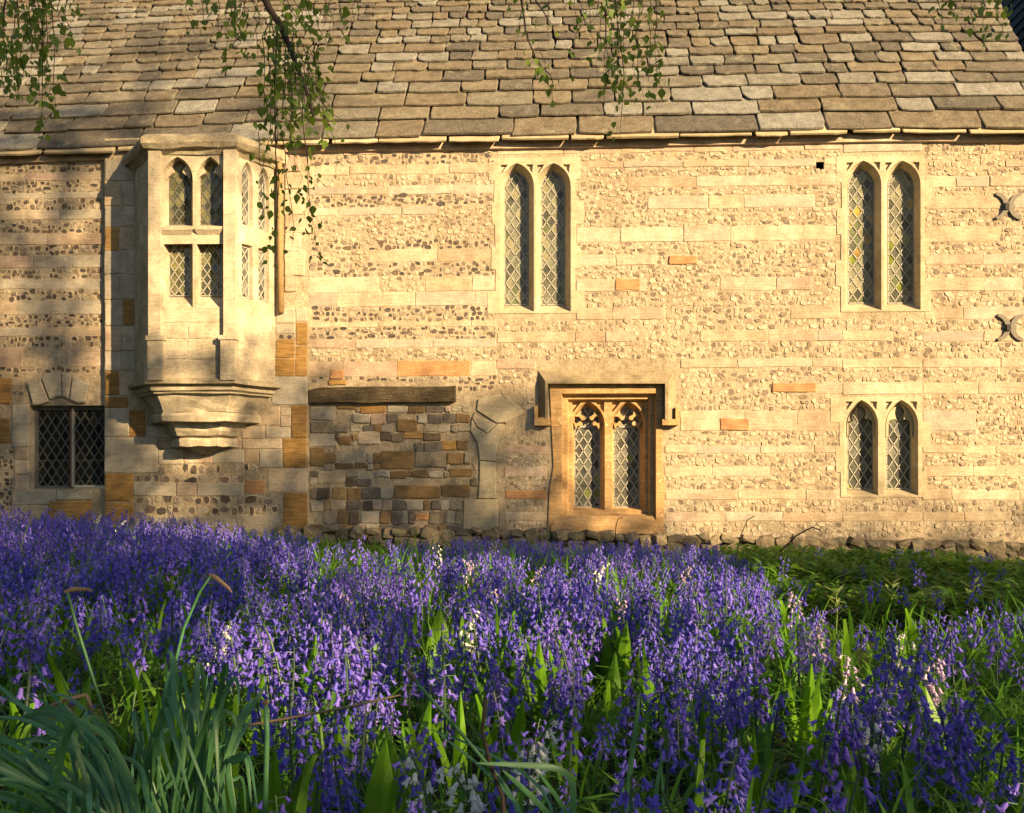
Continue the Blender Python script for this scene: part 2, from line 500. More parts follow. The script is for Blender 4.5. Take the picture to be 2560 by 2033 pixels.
def block(name, x0, x1, z0, z1, y, mat, parent, proud=0.012, jit=0.008, bev=0.008, tilt=0.004):
    w, h = x1 - x0, z1 - z0
    vs, fs = prism(stone_outline(w, h, jit), proud, 0.03, bev)
    return mk(name, vs, fs, mat, parent, ((x0 + x1) / 2, y, (z0 + z1) / 2),
              rot=(R.gauss(0, tilt), R.gauss(0, tilt), R.gauss(0, tilt)))

def poly_stone(name, pxs, y, mat, parent, proud=0.015, bev=0.01):
    pts = [(U(a, b, y).x, U(a, b, y).z) for a, b in pxs]
    if area(pts) < 0: pts = pts[::-1]
    cx, cz = sum(p[0] for p in pts) / len(pts), sum(p[1] for p in pts) / len(pts)
    vs, fs = prism([(p[0] - cx, p[1] - cz) for p in pts], proud, 0.03, bev)
    return mk(name, vs, fs, mat, parent, (cx, y, cz))

# boulders shared by the footing and the rubble
def rock_mesh(seed, mat):
    rr = random.Random(seed)
    bm = bmesh.new()
    bmesh.ops.create_cube(bm, size=1.0)
    bmesh.ops.subdivide_edges(bm, edges=bm.edges, cuts=1, use_grid_fill=True)
    for v in bm.verts:
        d = v.co.normalized() * 0.5
        v.co = v.co.lerp(d * 1.12, 0.55) + Vector((rr.uniform(-.07, .07), rr.uniform(-.07, .07), rr.uniform(-.07, .07)))
    me = bpy.data.meshes.new('rock')
    bm.to_mesh(me); bm.free()
    me.materials.append(mat)
    return me

# ------------------------------------------------------------------ walls
ZB = -0.55                                            # walls run below the ground
PANEL_Y = -0.09                                       # the shallow buttress round the oriel
holes_px = {'long_c': (1246, 1430, 397, 780), 'long_r': (2110, 2304, 392, 776), 'low_r': (2108, 2298, 994, 1240),
            'ham': (1388, 1646, 962, 1296), 'casement': (75, 262, 1014, 1222), 'putlog': (2040, 2060, 405, 425)}
def prect(t, y=0.0):
    x0, x1, t0, t1 = t
    xm = (x0 + x1) / 2
    return X(x0, y), X(x1, y), Z(xm, t1, y), Z(xm, t0, y)
holes = {k: prect(v) for k, v in holes_px.items()}
EAVE_PX = [(-400, 400), (0, 383), (340, 370), (700, 354), (1280, 345), (2200, 327), (2640, 326), (3200, 320)]
EAVE_Y = -0.14
EX = [U(a, b, EAVE_Y).x for a, b in EAVE_PX]; EZ = [U(a, b, EAVE_Y).z for a, b in EAVE_PX]
def ze(x): return float(np.interp(x, EX, EZ))
XL, XR = -9.0, X(2612)
ZTOP = 5.08
def wall_sheet(name, x0, x1, hs, y, mat):
    xs = sorted({x0, x1, *[q for h in hs for q in h[:2]]}); xs = [q for q in xs if x0 <= q <= x1]
    zs = sorted({ZB, ZTOP, *[q for h in hs for q in h[2:]]})
    idx = {}; vs = []; fs = []
    def vi(i, j):
        if (i, j) not in idx:
            idx[i, j] = len(vs); vs.append((xs[i], y, zs[j]))
        return idx[i, j]
    for i in range(len(xs) - 1):
        for j in range(len(zs) - 1):
            mx, mz = (xs[i] + xs[i+1]) / 2, (zs[j] + zs[j+1]) / 2
            if any(h[0] < mx < h[1] and h[2] < mz < h[3] for h in hs): continue
            fs.append((vi(i, j), vi(i+1, j), vi(i+1, j+1), vi(i, j+1)))
    return mk(name, vs, fs, mat, building)
wall = wall_sheet('wall', XL, XR, list(holes.values()), 0.0, M['mortar'])
mb = MB()                                             # right gable return
mb.add([(XR, 0, ZB), (XR, 7, ZB), (XR, 7, ZTOP), (XR, 3.5, 9.2), (XR, 0, ZTOP)], [(0, 1, 2, 3, 4)])
mb.build('gable_wall', M['mortar'], building)
# buttress panel
PX0, PX1 = X(262, PANEL_Y), X(770, PANEL_Y)
PX2 = X(700, PANEL_Y)
ZP = Z(770, 762, PANEL_Y)
mb = MB()
mb.box((PX0, PANEL_Y, ZB), (PX1, -0.002, ZP))
mb.box((PX0, PANEL_Y, ZP + 0.002), (PX2, -0.002, ze(-4) + 0.12))
buttress = mb.build('buttress', M['mortar'], building)

# ---- courses of ashlar and flint
flints = {'pale': MB(), 'dark': MB()}
def one_flint(mb, x, z, w, h, y, proud):
    n = R.choice((5, 6, 7))
    a0 = R.uniform(0, 1)
    o = []
    for k in range(n):
        a = 2 * math.pi * (k + a0) / n
        rr = R.uniform(0.78, 1.16)
        c, s = math.cos(a), math.sin(a)
        sq = 1 / max(abs(c), abs(s)) ** 0.55
        o.append((c * rr * sq * w / 2, s * rr * sq * h / 2))
    f = R.uniform(0.6, 0.88)
    ox, oz = R.uniform(-.1, .1) * w, R.uniform(-.1, .1) * h
    tl, tv = R.uniform(-.1, .1), R.uniform(-.1, .1)
    vs = [(x + a, y + 0.004, z + b) for a, b in o] + [(x + a * f + ox, y - proud + a * tl + b * tv, z + b * f + oz) for a, b in o]
    mb.add(vs, [(k, (k+1) % n, n + (k+1) % n, n + k) for k in range(n)], 1)
    mb.add(vs[n:], [tuple(range(n))], 0)

def free_spans(x0, x1, z0, z1, excl):
    spans = [(x0, x1)]
    for e in excl:
        if e[2] < z1 - 0.005 and e[3] > z0 + 0.005:
            nxt = []
            for a, b in spans:
                if e[1] <= a or e[0] >= b: nxt.append((a, b)); continue
                if e[0] > a: nxt.append((a, e[0]))
                if e[1] < b: nxt.append((e[1], b))
            spans = nxt
    return [s for s in spans if s[1] - s[0] > 0.04]

def flint_band(x0, x1, z0, z1, y, kind, excl, rows=None, size=0.066, drop=0.03):
    rows = rows or max(1, round((z1 - z0) / 0.06))
    hh = (z1 - z0) / rows
    for r in range(rows):
        za = z0 + r * hh
        for a, b in free_spans(x0, x1, za, za + hh, excl):
            x = a + R.uniform(0, 0.05)
            while x < b - 0.03:
                w = min(R.choice((R.uniform(.5, 1.0), R.uniform(.7, 1.5), R.uniform(1.2, 2.0))) * size, b - x)
                if R.random() > drop and w > 0.03:
                    one_flint(flints[kind], x + w / 2, za + hh / 2 + R.uniform(-.02, .02), w * 1.10, hh * R.uniform(.85, 1.35), y, R.uniform(.001, .009))
                x += w + R.uniform(-0.004, 0.008)

def ashlar_row(x0, x1, z0, z1, y, excl, mats=None, wmin=0.3, wmax=0.85, skip=0.0):
    gaps = []
    for a, b in free_spans(x0, x1, z0, z1, excl):
        x = a
        while x < b - 0.02:
            w = R.uniform(wmin, wmax)
            if b - (x + w) < 0.2: w = b - x
            if R.random() < skip: gaps.append((x, x + w))
            else:
                m = M['ashlar']
                if mats:
                    t = R.random()
                    for p, mm in mats:
                        if t < p: m = M[mm]; break
                        t -= p
                block('ashlar_stone', x + 0.003, x + w - 0.003, z0 + R.uniform(0, .008), z1 - R.uniform(0, .008), y, m, wall if y == 0 else buttress,
                      proud=R.uniform(0.003, 0.010), jit=0.007, bev=0.005)
            x += w
    return gaps

EX_ = [  # what the courses leave free on the main wall, in photo pixels
    (1236, 1440, 392, 786), (2100, 2312, 386, 782), (2098, 2304, 990, 1246), (1368, 1662, 950, 1330), (1338, 1700, 920, 1068),
    (2040, 2060, 405, 425), (772, 1140, 962, 1012), (775, 1200, 1005, 1330), (1150, 1262, 1085, 1330), (1165, 1315, 975, 1090)]
excl_main = [prect(t) for t in EX_]
def band_list(px, ys):
    return [(Z(px, b), Z(px, a), k) for a, b, k in ys]
BL = [(362, 386, 'a'), (386, 412, 'f'), (412, 436, 'a'), (436, 464, 'f'), (464, 486, 'a'), (486, 516, 'f'), (516, 537, 'a'), (537, 567, 'f'),
      (567, 599, 'a'), (599, 624, 'f'), (624, 656, 'a'), (656, 691, 'f'), (691, 730, 'a'), (730, 766, 'a'), (766, 803, 'f'), (803, 818, 'a'), (818, 848, 'f'), (848, 870, 'a'),
      (870, 902, 'f'), (902, 942, 'a'), (942, 986, 'f'), (986, 1030, 'a'), (1030, 1072, 'f'), (1072, 1104, 'a'), (1104, 1135, 'f'), (1135, 1165, 'a'), (1165, 1196, 'f'), (1196, 1236, 'a'), (1236, 1330, 'f')]
BM = [(350, 380, 'a'), (380, 400, 'f'), (400, 418, 'a'), (418, 440, 'f'), (440, 468, 'a'), (468, 488, 'f'), (488, 522, 'a'), (522, 566, 'f'), (566, 604, 'a'),
      (604, 636, 'f'), (636, 662, 'a'), (662, 694, 'f'), (694, 728, 'a'), (728, 768, 'f'), (768, 798, 'a'), (798, 826, 'f'), (826, 854, 'a'), (854, 896, 'f'), (896, 920, 'a'), (920, 956, 'f'),
      (956, 986, 'a'), (986, 1026, 'f'), (1026, 1078, 'a'), (1078, 1113, 'f'), (1113, 1134, 'a'), (1134, 1166, 'f'), (1166, 1192, 'a'), (1192, 1224, 'f'), (1224, 1250, 'a'), (1250, 1280, 'f'), (1280, 1304, 'a'), (1304, 1345, 'f')]
for px0, px1, ref, bl in ((772, 1242, 1000, BL), (1242, 2106, 1750, BM), (2306, 2614, 2450, BM), (2106, 2306, 2200, BM)):
    x0, x1 = X(px0), X(px1)
    for z0, z1, k in band_list(ref, bl):
        dz = R.uniform(-0.012, 0.012)
        if k == 'f':
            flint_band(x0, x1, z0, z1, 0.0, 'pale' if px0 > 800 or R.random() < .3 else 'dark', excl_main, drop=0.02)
        else:
            mats = [(0.004, 'orange'), (0.18, 'ashlar_grey')] if px0 > 1000 else [(0.02, 'orange'), (0.25, 'ashlar_grey')]
            mid_wall = px0 > 1200 and z1 < Z(1750, 470) and z0 > Z(1750, 1010)
            gaps = ashlar_row(x0, x1, z0, z1, 0.0, excl_main, mats, 0.35, 1.0, skip=0.28 if mid_wall else 0.08)
            for ga, gb_ in gaps:
                flint_band(ga, gb_, z0, z1, 0.0, 'pale', excl_main, size=.062, drop=.08)
# named odd stones
for t, mm in (((1538, 1600, 698, 726), 'orange'), ((1672, 1742, 640, 660), 'orange'), ((1930, 2040, 958, 980), 'orange'), ((1800, 1872, 1046, 1076), 'orange'),
              ((826, 860, 925, 948), 'orange'), ((822, 866, 950, 962), 'ochre')):
    a = prect(t)
    block('orange_stone', *a, 0.0, M[mm], wall, proud=0.019, jit=0.006)

# left wall
excl_left = [prect(t) for t in ((60, 270, 935, 1240), (0, 72, 1000, 1330))]
BLL = [(398, 432, 'f'), (432, 452, 'a'), (452, 482, 'f'), (482, 497, 'a'), (497, 526, 'f'), (526, 550, 'a'), (550, 582, 'f'), (582, 612, 'a'), (612, 638, 'f'),
       (638, 670, 'a'), (670, 696, 'f'), (696, 724, 'a'), (724, 751, 'f'), (751, 786, 'a'), (786, 818, 'f'), (818, 841, 'a'), (841, 868, 'f'), (868, 918, 'a'), (918, 942, 'f'), (942, 980, 'a'), (980, 1012, 'f'), (1012, 1060, 'a')]
for z0, z1, k in band_list(130, BLL):
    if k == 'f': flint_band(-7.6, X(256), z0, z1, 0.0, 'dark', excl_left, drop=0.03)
    else: ashlar_row(-7.6, X(258), z0, z1, 0.0, excl_left, [(0.3, 'ashlar_grey'), (0.02, 'ochre')], 0.4, 1.0, skip=0.05)
for t, mm in (((-20, 30, 945, 1010), 'ochre'), ((-20, 26, 1045, 1108), 'ochre'), ((32, 72, 1012, 1060), 'ashlar_grey'), ((32, 72, 1062, 1118), 'ashlar_grey'),
              ((38, 72, 1118, 1148), 'ashlar'), ((38, 72, 1150, 1186), 'ashlar'), ((38, 72, 1188, 1226), 'ashlar'),
              ((30, 140, 1226, 1262), 'ashlar_grey'), ((142, 230, 1226, 1250), 'ashlar_grey'), ((30, 120, 1264, 1330), 'ashlar'), ((122, 228, 1252, 1330), 'ochre')):
    block('jamb_stone', *prect(t), 0.0, M[mm], wall, proud=0.02, jit=0.008)
flint_band(-7.6, X(34), Z(15, 1300), Z(15, 1110), 0.0, 'dark', [])

# ---- relieving arch over the casement
for q in ([(68, 955), (104, 948), (124, 1004), (100, 1012), (84, 1012)], [(106, 948), (140, 934), (158, 938), (178, 992), (146, 998), (126, 1002)],
          [(104, 945), (112, 938), (172, 934), (192, 942), (174, 996), (150, 992), (128, 1000)], [(196, 943), (228, 962), (218, 1006), (196, 1008), (178, 996)]):
    pass
for q in ([(72, 958), (104, 948), (126, 1006), (100, 1013), (86, 1013)], [(107, 946), (116, 937), (154, 934), (158, 992), (146, 992), (128, 1000)],
          [(157, 934), (182, 938), (174, 998), (160, 992)], [(185, 940), (226, 962), (216, 1007), (196, 1009), (177, 1000)]):
    poly_stone('voussoir', q, 0.0, M['ashlar_grey'], wall, proud=0.05, bev=0.015)

# ---- buttress panel stones
bt = lambda t: prect(t, PANEL_Y)
PAN = [((262, 322, 1022, 1092), 'ashlar_grey'), ((324, 363, 1024, 1092), 'ochre'), ((262, 320, 993, 1020), 'ochre'), ((262, 394, 1095, 1183), 'ashlar_grey'),
       ((262, 332, 1185, 1255), 'ochre'), ((262, 332, 1257, 1335), 'ochre'), ((334, 440, 1207, 1240), 'ashlar_grey'), ((441, 492, 1207, 1240), 'ashlar'), ((493, 608, 1207, 1240), 'ashlar_grey'),
       ((612, 662, 1200, 1234), 'orange'), ((396, 424, 1096, 1122), 'ashlar'), ((366, 424, 1064, 1094), 'ashlar_grey'), ((426, 604, 1098, 1122), 'ashlar'), ((396, 460, 1124, 1160), 'ashlar_grey'), ((461, 530, 1124, 1158), 'ashlar'), ((531, 610, 1124, 1158), 'ashlar_grey'), ((611, 648, 1124, 1158), 'ashlar'), ((649, 706, 1124, 1168), 'ashlar_grey'),
       ((606, 662, 1066, 1096), 'ashlar'), ((664, 726, 1068, 1096), 'ashlar_grey'), ((606, 704, 1098, 1122), 'ashlar'), ((702, 728, 1020, 1040), 'ashlar'), ((702, 728, 1042, 1066), 'ashlar'), ((640, 700, 1018, 1064), 'ashlar'),
       ((690, 738, 896, 940), 'ochre'), ((740, 768, 806, 862), 'ochre'), ((740, 768, 864, 940), 'ochre'), ((690, 738, 850, 894), 'ochre'), ((690, 738, 812, 834), 'ashlar_grey'), ((690, 738, 770, 808), 'ashlar_grey'), ((740, 768, 770, 804), 'ashlar'),
       ((680, 768, 943, 1012), 'ashlar_grey'), ((730, 768, 1015, 1095), 'ochre'), ((708, 768, 1097, 1170), 'ochre'), ((670, 768, 1172, 1231), 'ashlar'), ((708, 768, 1233, 1330), 'ochre'),
       ((334, 700, 1290, 1335), 'ashlar_grey')]
for t, mm in PAN:
    block('quoin_stone' if mm == 'ochre' else 'panel_stone', *bt(t), PANEL_Y, M[mm], buttress, proud=R.uniform(.006, .014), jit=0.006)
pe = [bt(t) for t, _ in PAN]
for a, b in ((1160, 1184), (1187, 1206), (1240, 1262), (1265, 1286)):
    z0, z1 = Z(500, b, PANEL_Y), Z(500, a, PANEL_Y)
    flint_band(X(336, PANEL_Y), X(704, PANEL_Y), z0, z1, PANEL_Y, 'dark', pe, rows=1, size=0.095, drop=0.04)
flint_band(X(690, PANEL_Y), X(740, PANEL_Y), Z(715, 850, PANEL_Y), Z(715, 834, PANEL_Y), PANEL_Y, 'dark', [], rows=1)
# beside the oriel: big blocks
y0 = 400
while y0 < 985:
    y1 = y0 + R.uniform(44, 70)
    z0, z1 = Z(300, min(y1, 990), PANEL_Y), Z(300, y0, PANEL_Y)
    xm = X(R.uniform(296, 312), PANEL_Y)
    for a, b in ((PX0 + .004, xm), (xm + 0.006, X(338, PANEL_Y))):
        block('panel_stone', a, b, z0 + .005, z1 - .005, PANEL_Y, M[R.choice(['ashlar', 'ashlar_grey', 'ashlar_grey', 'ochre'])], buttress, proud=.012)
    y0 = y1
y0 = 372
while y0 < 700:                                       # cream ashlar to the right of the oriel
    y1 = y0 + R.uniform(40, 66)
    x0 = X(712); x1 = X(R.uniform(735, 790))
    block('ashlar_stone', x0, x1, Z(740, min(y1, 765)) + .004, Z(740, y0) - .004, 0.0, M['ashlar'], wall, proud=.02)
    y0 = y1
mb = MB()  # narrow brown upright just right of the oriel
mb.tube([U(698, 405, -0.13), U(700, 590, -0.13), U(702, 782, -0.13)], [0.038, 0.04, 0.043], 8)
smooth(mb.build('brown_upright', plain('upright_brown', (0.30, 0.20, 0.09), 0.8, var=0.5), building))

# ---- blocked doorway: lintel, rubble, old arch
doorway = mk('blocked_doorway', [U(772, 1330, -0.004), U(1205, 1330, -0.004), U(1205, 1005, -0.004), U(772, 1005, -0.004)], [(0, 1, 2, 3)], M['mortar'], building)
ARCH = [[(1160, 1248), (1243, 1248), (1246, 1330), (1158, 1330)], [(1200, 1152), (1238, 1156), (1241, 1246), (1196, 1246), (1199, 1200)],
        [(1180, 1046), (1190, 1068), (1218, 1086), (1246, 1060), (1262, 1062), (1246, 1100), (1238, 1154), (1200, 1150), (1194, 1108), (1176, 1076)],
        [(1188, 1030), (1196, 1042), (1240, 1060), (1219, 1084), (1192, 1066), (1181, 1044)], [(1192, 1026), (1196, 998), (1252, 984), (1270, 1008), (1266, 1056), (1243, 1058)],
        [(1255, 982), (1300, 1018), (1312, 1034), (1290, 1044), (1264, 1060), (1268, 1012)]]
for q in ARCH:
    poly_stone('arch_stone', q, -0.006, stone_pale if False else M['dress'], doorway, proud=0.022, bev=0.006)
explicit = [((953, 1036, 1127, 1172), 'brown'), ((1038, 1116, 1131, 1168), 'rubble'), ((994, 1042, 1048, 1078), 'brown'), ((775, 838, 1014, 1050), 'ashlar_grey'), ((775, 836, 1053, 1083), 'rubble'),
            ((775, 836, 1085, 1116), 'ashlar_grey'), ((776, 810, 1119, 1166), 'brown'), ((896, 950, 1080, 1112), 'ashlar'), ((847, 880, 1092, 1112), 'brown'), ((794, 866, 1178, 1208), 'ashlar'), ((985, 1100, 1215, 1246), 'brown'),
            ((1102, 1174, 1212, 1242), 'brown'), ((843, 890, 1014, 1024), 'brown'), ((900, 964, 1013, 1032), 'ochre'), ((970, 1020, 1013, 1032), 'ashlar_grey'), ((1104, 1140, 1102, 1126), 'ochre'), ((1142, 1170, 1102, 1126), 'brown'), ((1124, 1184, 1172, 1192), 'brown'),
            ((975, 1015, 1178, 1196), 'brown'), ((1028, 1070, 1175, 1194), 'brown'), ((838, 884, 1156, 1172), 'brown'), ((888, 918, 1156, 1172), 'brown'), ((1038, 1072, 1285, 1300), 'orange'), ((778, 810, 1255, 1280), 'ashlar'), ((1010, 1058, 1076, 1098), 'ochre')]
DY = -0.006
ex2 = []
for t, mm in explicit:
    a = prect(t, DY); ex2.append(a)
    block('rubble_stone', *a, DY, M[mm], doorway, proud=R.uniform(.008, .022), jit=0.009, bev=0.007)
ex3 = ex2 + [prect(t, DY) for t in ((1176, 1330, 975, 1155), (1194, 1300, 1155, 1330), (1156, 1300, 1246, 1330))]
y0 = 1014
while y0 < 1318:
    y1 = y0 + R.uniform(17, 34)
    z0, z1 = Z(950, y1, DY), Z(950, y0, DY)
    for a, b in free_spans(X(775, DY), X(1196, DY), z0, z1, ex3):
        x = a
        while x < b - 0.03:
            w = min(R.uniform(.07, .26), b - x)
            if b - x - w < 0.06: w = b - x
            if R.random() < .93:
                block('rubble_stone', x + .003, x + w - .003, z0 + .002 + R.uniform(0, .01), z1 - .002 - R.uniform(0, .01), DY, M[R.choice(['rubble'] * 8 + ['ashlar_grey', 'ashlar', 'flint_dark'])], doorway,
                      proud=R.uniform(.006, .026), jit=0.012, bev=0.008, tilt=0.02)
            x += w
    y0 = y1
# timber lintel over it
mb = MB()
p0, p1 = U(773, 1008, -0.09), U(1138, 1004, -0.09)
zt0, zt1 = U(773, 968, -0.09).z, U(1138, 965, -0.09).z
n = 14
vs = []
for i in range(n + 1):
    t = i / n
    x = p0.x + (p1.x - p0.x) * t
    zb, zt = p0.z + (p1.z - p0.z) * t + R.uniform(-.006, .006), zt0 + (zt1 - zt0) * t + R.uniform(-.006, .006)
    if i == 0: zt -= .03
    vs += [(x, -0.1, zb), (x, -0.1, zt - .015), (x, -0.082, zt), (x, 0.02, zt + .004), (x, 0.02, zb + 0.002)]
fs = [(i*5+k, (i+1)*5+k, (i+1)*5+(k+1) % 5, i*5+(k+1) % 5) for i in range(n) for k in range(5)] + [(0, 1, 2, 3, 4), tuple(n*5 + k for k in (4, 3, 2, 1, 0))]
mk('timber_lintel', vs, fs, M['timber'], building)

for k, mname in (('pale', 'flint_pale'), ('dark', 'flint_dark')):
    f = flints[k].build('flint_courses', [M[mname], M['rind']], wall)
    tag(f, kind='stuff')

# putlog hole
a = holes['putlog']
mb = MB()
mb.add([(a[0], 0, a[2]), (a[1], 0, a[2]), (a[1], 0, a[3]), (a[0], 0, a[3]), (a[0], .25, a[2]), (a[1], .25, a[2]), (a[1], .25, a[3]), (a[0], .25, a[3])],
       [(0, 1, 5, 4), (1, 2, 6, 5), (2, 3, 7, 6), (3, 0, 4, 7), (4, 5, 6, 7)])
mb.build('putlog_hole', M['hole'], wall)

# ------------------------------------------------------------------ windows
def tracery(mb, fr, out, hole, d0, d1):
    plate(mb, fr, out, [hole], d0)
    loft(mb, fr, hole, d0, hole, d1)
    loft(mb, fr, [(q[0], q[1]) for q in out], d0, out, d1)

def trefoil(xl, xr, zb, zs, za, lobe=0.55, n=6):
    """cusped head: two side foils and a top foil over straight jambs"""
    xm, w = (xl + xr) / 2, (xr - xl) / 2
    h = za - zs
    pts = [(xl, zb), (xr, zb), (xr, zs - 0.1 * h)]
    # right foil
    c1 = (xm + w * 0.50, zs + h * 0.12); r1 = w * 0.50
    for k in range(n + 1):
        a = -0.25 + (1.9 + 0.25) * k / n
        pts.append((c1[0] + r1 * math.cos(a), c1[1] + r1 * math.sin(a) * 0.9))
    c2 = (xm, zs + h * 0.60); r2 = w * 0.44
    for k in range(n + 1):
        a = -0.5 + (math.pi / 2 + 0.5) * k / n
        pts.append((c2[0] + r2 * math.cos(a), c2[1] + (h * 0.40 / 1.0) * math.sin(a) if a > 0 else c2[1] + r2 * math.sin(a)))
    left = [(2 * xm - x, z) for x, z in reversed(pts[2:-1])]
    return pts + left

def lancet_window(name, px_rect, lights, mat, depth, d_front=-0.009, hw=0.06, hh=0.086, glassmat=None, special=None, cusp=False, spandrels=True, lead=None, came=0.0115, bars=()):
    """stone surround with pointed lights; lights: (front xl, xr, zb, zs, za) and (glass ...), in photo pixels"""
    x0, x1, z0, z1 = prect(px_rect)
    mb = MB()
    fr = WALL
    def edge(x, za, zb, sg):
        pts, n_ = [], max(4, round(abs(zb - za) / .3))
        for q_ in range(n_):
            ox_ = sg * (R.uniform(.0, .02) if q_ % 2 else R.uniform(.05, .13))
            a_, b_ = za + (zb - za) * q_ / n_, za + (zb - za) * (q_ + 1) / n_
            pts += [(x + ox_, a_ + (b_ - a_) * .01), (x + ox_ + R.uniform(-.006, .006), b_ - (b_ - a_) * .01)]
        return pts
    outer = edge(x1, z0, z1, 1) + edge(x0, z1, z0, -1)
    fl, gl = [], []
    for f, g in lights:
        xm = (f[0] + f[1]) / 2
        fl.append(arch(X(f[0]), X(f[1]), Z(xm, f[2]), Z(xm, f[3]), Z(xm, f[4])))
        gl.append(arch(X(g[0], depth), X(g[1], depth), Z(xm, g[2], depth), Z(xm, g[3], depth), Z(xm, g[4], depth)))
    sp = []
    if spandrels:
        for o in fl:
            xs = [p[0] for p in o]; xl, xr = min(xs), max(xs); za = max(p[1] for p in o); zs = o[2][1]; hh_ = za - zs
            for sgn, ex in ((-1, xl), (1, xr)):
                sp.append([(ex - sgn * 0.012, za - 0.02), (ex - sgn * 0.10, za - 0.018), (ex - sgn * 0.022, za - 0.02 - 0.11)][::sgn])
    sp = [s if area(s) > 0 else s[::-1] for s in sp]
    plate(mb, fr, outer, [o for o in fl] + sp, d_front, 0.05)
    for s in sp:
        loft(mb, fr, s, d_front, s, 0.03); mb.add([fr.p(q[0], q[1], 0.03) for q in s], [tuple(range(3))])
    for o, g in zip(fl, gl):
        mid = [(a[0] * .72 + b[0] * .28, a[1] * .72 + b[1] * .28) for a, b in zip(o, g)]
        loft(mb, fr, o, d_front, mid, 0.05)
        loft(mb, fr, mid, 0.05, g, depth + 0.02)
        if cusp:
            xs = [p[0] for p in g]; xl, xr = min(xs), max(xs)
            zb, zs, za = g[0][1], g[2][1], max(p[1] for p in g)
            m2 = [(a[0] * .35 + b[0] * .65, a[1] * .35 + b[1] * .65) for a, b in zip(o, g)]
            tr = trefoil(xl + .004, xr - .004, zb + .002, zs - 0.02, za + 0.01)
            cut = [p for p in m2 if p[1] > zs - 0.10]
            head = [(max(p[0] for p in m2), zs - 0.14)] + cut[0:] + [(min(p[0] for p in m2), zs - 0.14)]
            top = [p for p in tr if p[1] > zs - 0.14]
            # ring between arch and foils, closed below by the jambs
            band = head + [(xl + .004, zs - 0.14)] + list(reversed([p for p in tr[2:]])) + [(xr - .004, zs - 0.14)]
            lp = [Vector((p[0], p[1], 0)) for p in band]
            tris = geometry.tessellate_polygon([lp])
            dd0, dd1 = depth * 0.55, depth * 0.80
            mb.add([fr.p(p[0], p[1], dd0) for p in band], [tuple(t) for t in tris])
            loft(mb, fr, band, dd0, band, dd1)
    w = mb.build(name, mat, building)
    for g in gl:
        glaze(fr, g, depth, w, hw, hh, glassmat or M['glass'], lead or M['lead'], came=came, special=special, phase=(R.uniform(-.4, .4), R.uniform(-.3, .3)))
    return w

w1 = lancet_window('window', (1240, 1437, 394, 784), [((1250, 1335, 780, 466, 408), (1262, 1320, 762, 470, 430)), ((1341, 1427, 780, 466, 408), (1354, 1411, 762, 470, 430))], M['dress'], 0.16)
w1['label'] = 'tall two-light lancet window with pale diamond panes near the middle'
w2 = lancet_window('window', (2104, 2309, 390, 780), [((2113, 2203, 776, 462, 402), (2121, 2184, 758, 466, 424)), ((2210, 2301, 776, 462, 402), (2220, 2283, 758, 466, 424))], M['dress'], 0.16,
                   special=[(0.055, M['glass_yellow']), (0.06, M['glass_green'])])
w2['label'] = 'tall two-light lancet window with a few yellow and green panes'
w3 = lancet_window('window', (2102, 2303, 992, 1243), [((2112, 2195, 1239, 1062, 1000), (2119, 2181, 1222, 1064, 1014)), ((2211, 2295, 1239, 1062, 1000), (2216, 2275, 1222, 1064, 1014))], M['dress'], 0.16,
                   glassmat=M['glass_grey'], special=[(0.03, M['glass_green'])], cusp=True, hh=0.093)
w3['label'] = 'low two-light window with cusped heads below the tall right one'

# ---- ham stone window with square hood
fr = WALL
def L2(t, d=0.0):
    xm = (t[0] + t[1]) / 2
    return rect(X(t[0], d), X(t[1], d), Z(xm, t[3], d), Z(xm, t[2], d))
mb = MB()
outer = L2((1374, 1656, 952, 1326))
outer = [(outer[0][0] - .02, outer[0][1]), (outer[1][0] + .01, outer[1][1]), (outer[1][0] + .03, outer[1][1] + .5), (outer[1][0] - .01, outer[1][1] + .9), outer[2], outer[3],
         (outer[0][0] + .03, outer[0][1] + 1.2), (outer[0][0] + .05, outer[0][1] + .8), (outer[0][0], outer[0][1] + .5)]
r1, r1b = L2((1404, 1640, 984, 1306)), L2((1408, 1636, 990, 1296), .07)
r2, r2b = L2((1418, 1624, 998, 1290), .07), L2((1422, 1620, 1003, 1284), .14)
plate(mb, fr, outer, [r1], -0.02, 0.05)
loft(mb, fr, r1, -0.02, r1b, 0.07)
plate(mb, fr, r1b, [r2], 0.07)
loft(mb, fr, r2, 0.07, r2b, 0.14)
lf, lg = [], []
for f, g in (((1430, 1512, 1276, 1062, 1004), (1437, 1499, 1268, 1064, 1016)), ((1529, 1613, 1276, 1062, 1004), (1535, 1597, 1268, 1064, 1016))):
    xm = (f[0] + f[1]) / 2
    lf.append(arch(X(f[0], .14), X(f[1], .14), Z(xm, f[2], .14), Z(xm, f[3], .14), Z(xm, f[4], .14)))
    lg.append(arch(X(g[0], .3), X(g[1], .3), Z(xm, g[2], .3), Z(xm, g[3], .3), Z(xm, g[4], .3)))
sp = []
for o in lf:
    xs = [p[0] for p in o]; za = max(p[1] for p in o)
    for sgn, ex in ((-1, min(xs)), (1, max(xs))):
        s = [(ex - sgn * 0.004, za - 0.012), (ex - sgn * 0.115, za - 0.01), (ex - sgn * 0.012, za - 0.14)]
        sp.append(s if area(s) > 0 else s[::-1])
plate(mb, fr, r2b, lf + sp, 0.14)
for s in sp:
    loft(mb, fr, s, 0.14, s, 0.19); mb.add([fr.p(q[0], q[1], 0.19) for q in s], [(0, 1, 2)])
for o, g in zip(lf, lg):
    loft(mb, fr, o, 0.14, g, 0.32)
ham = mb.build('window', M['ham'], building)
ham['label'] = 'orange stone two-light traceried window under a square hood'
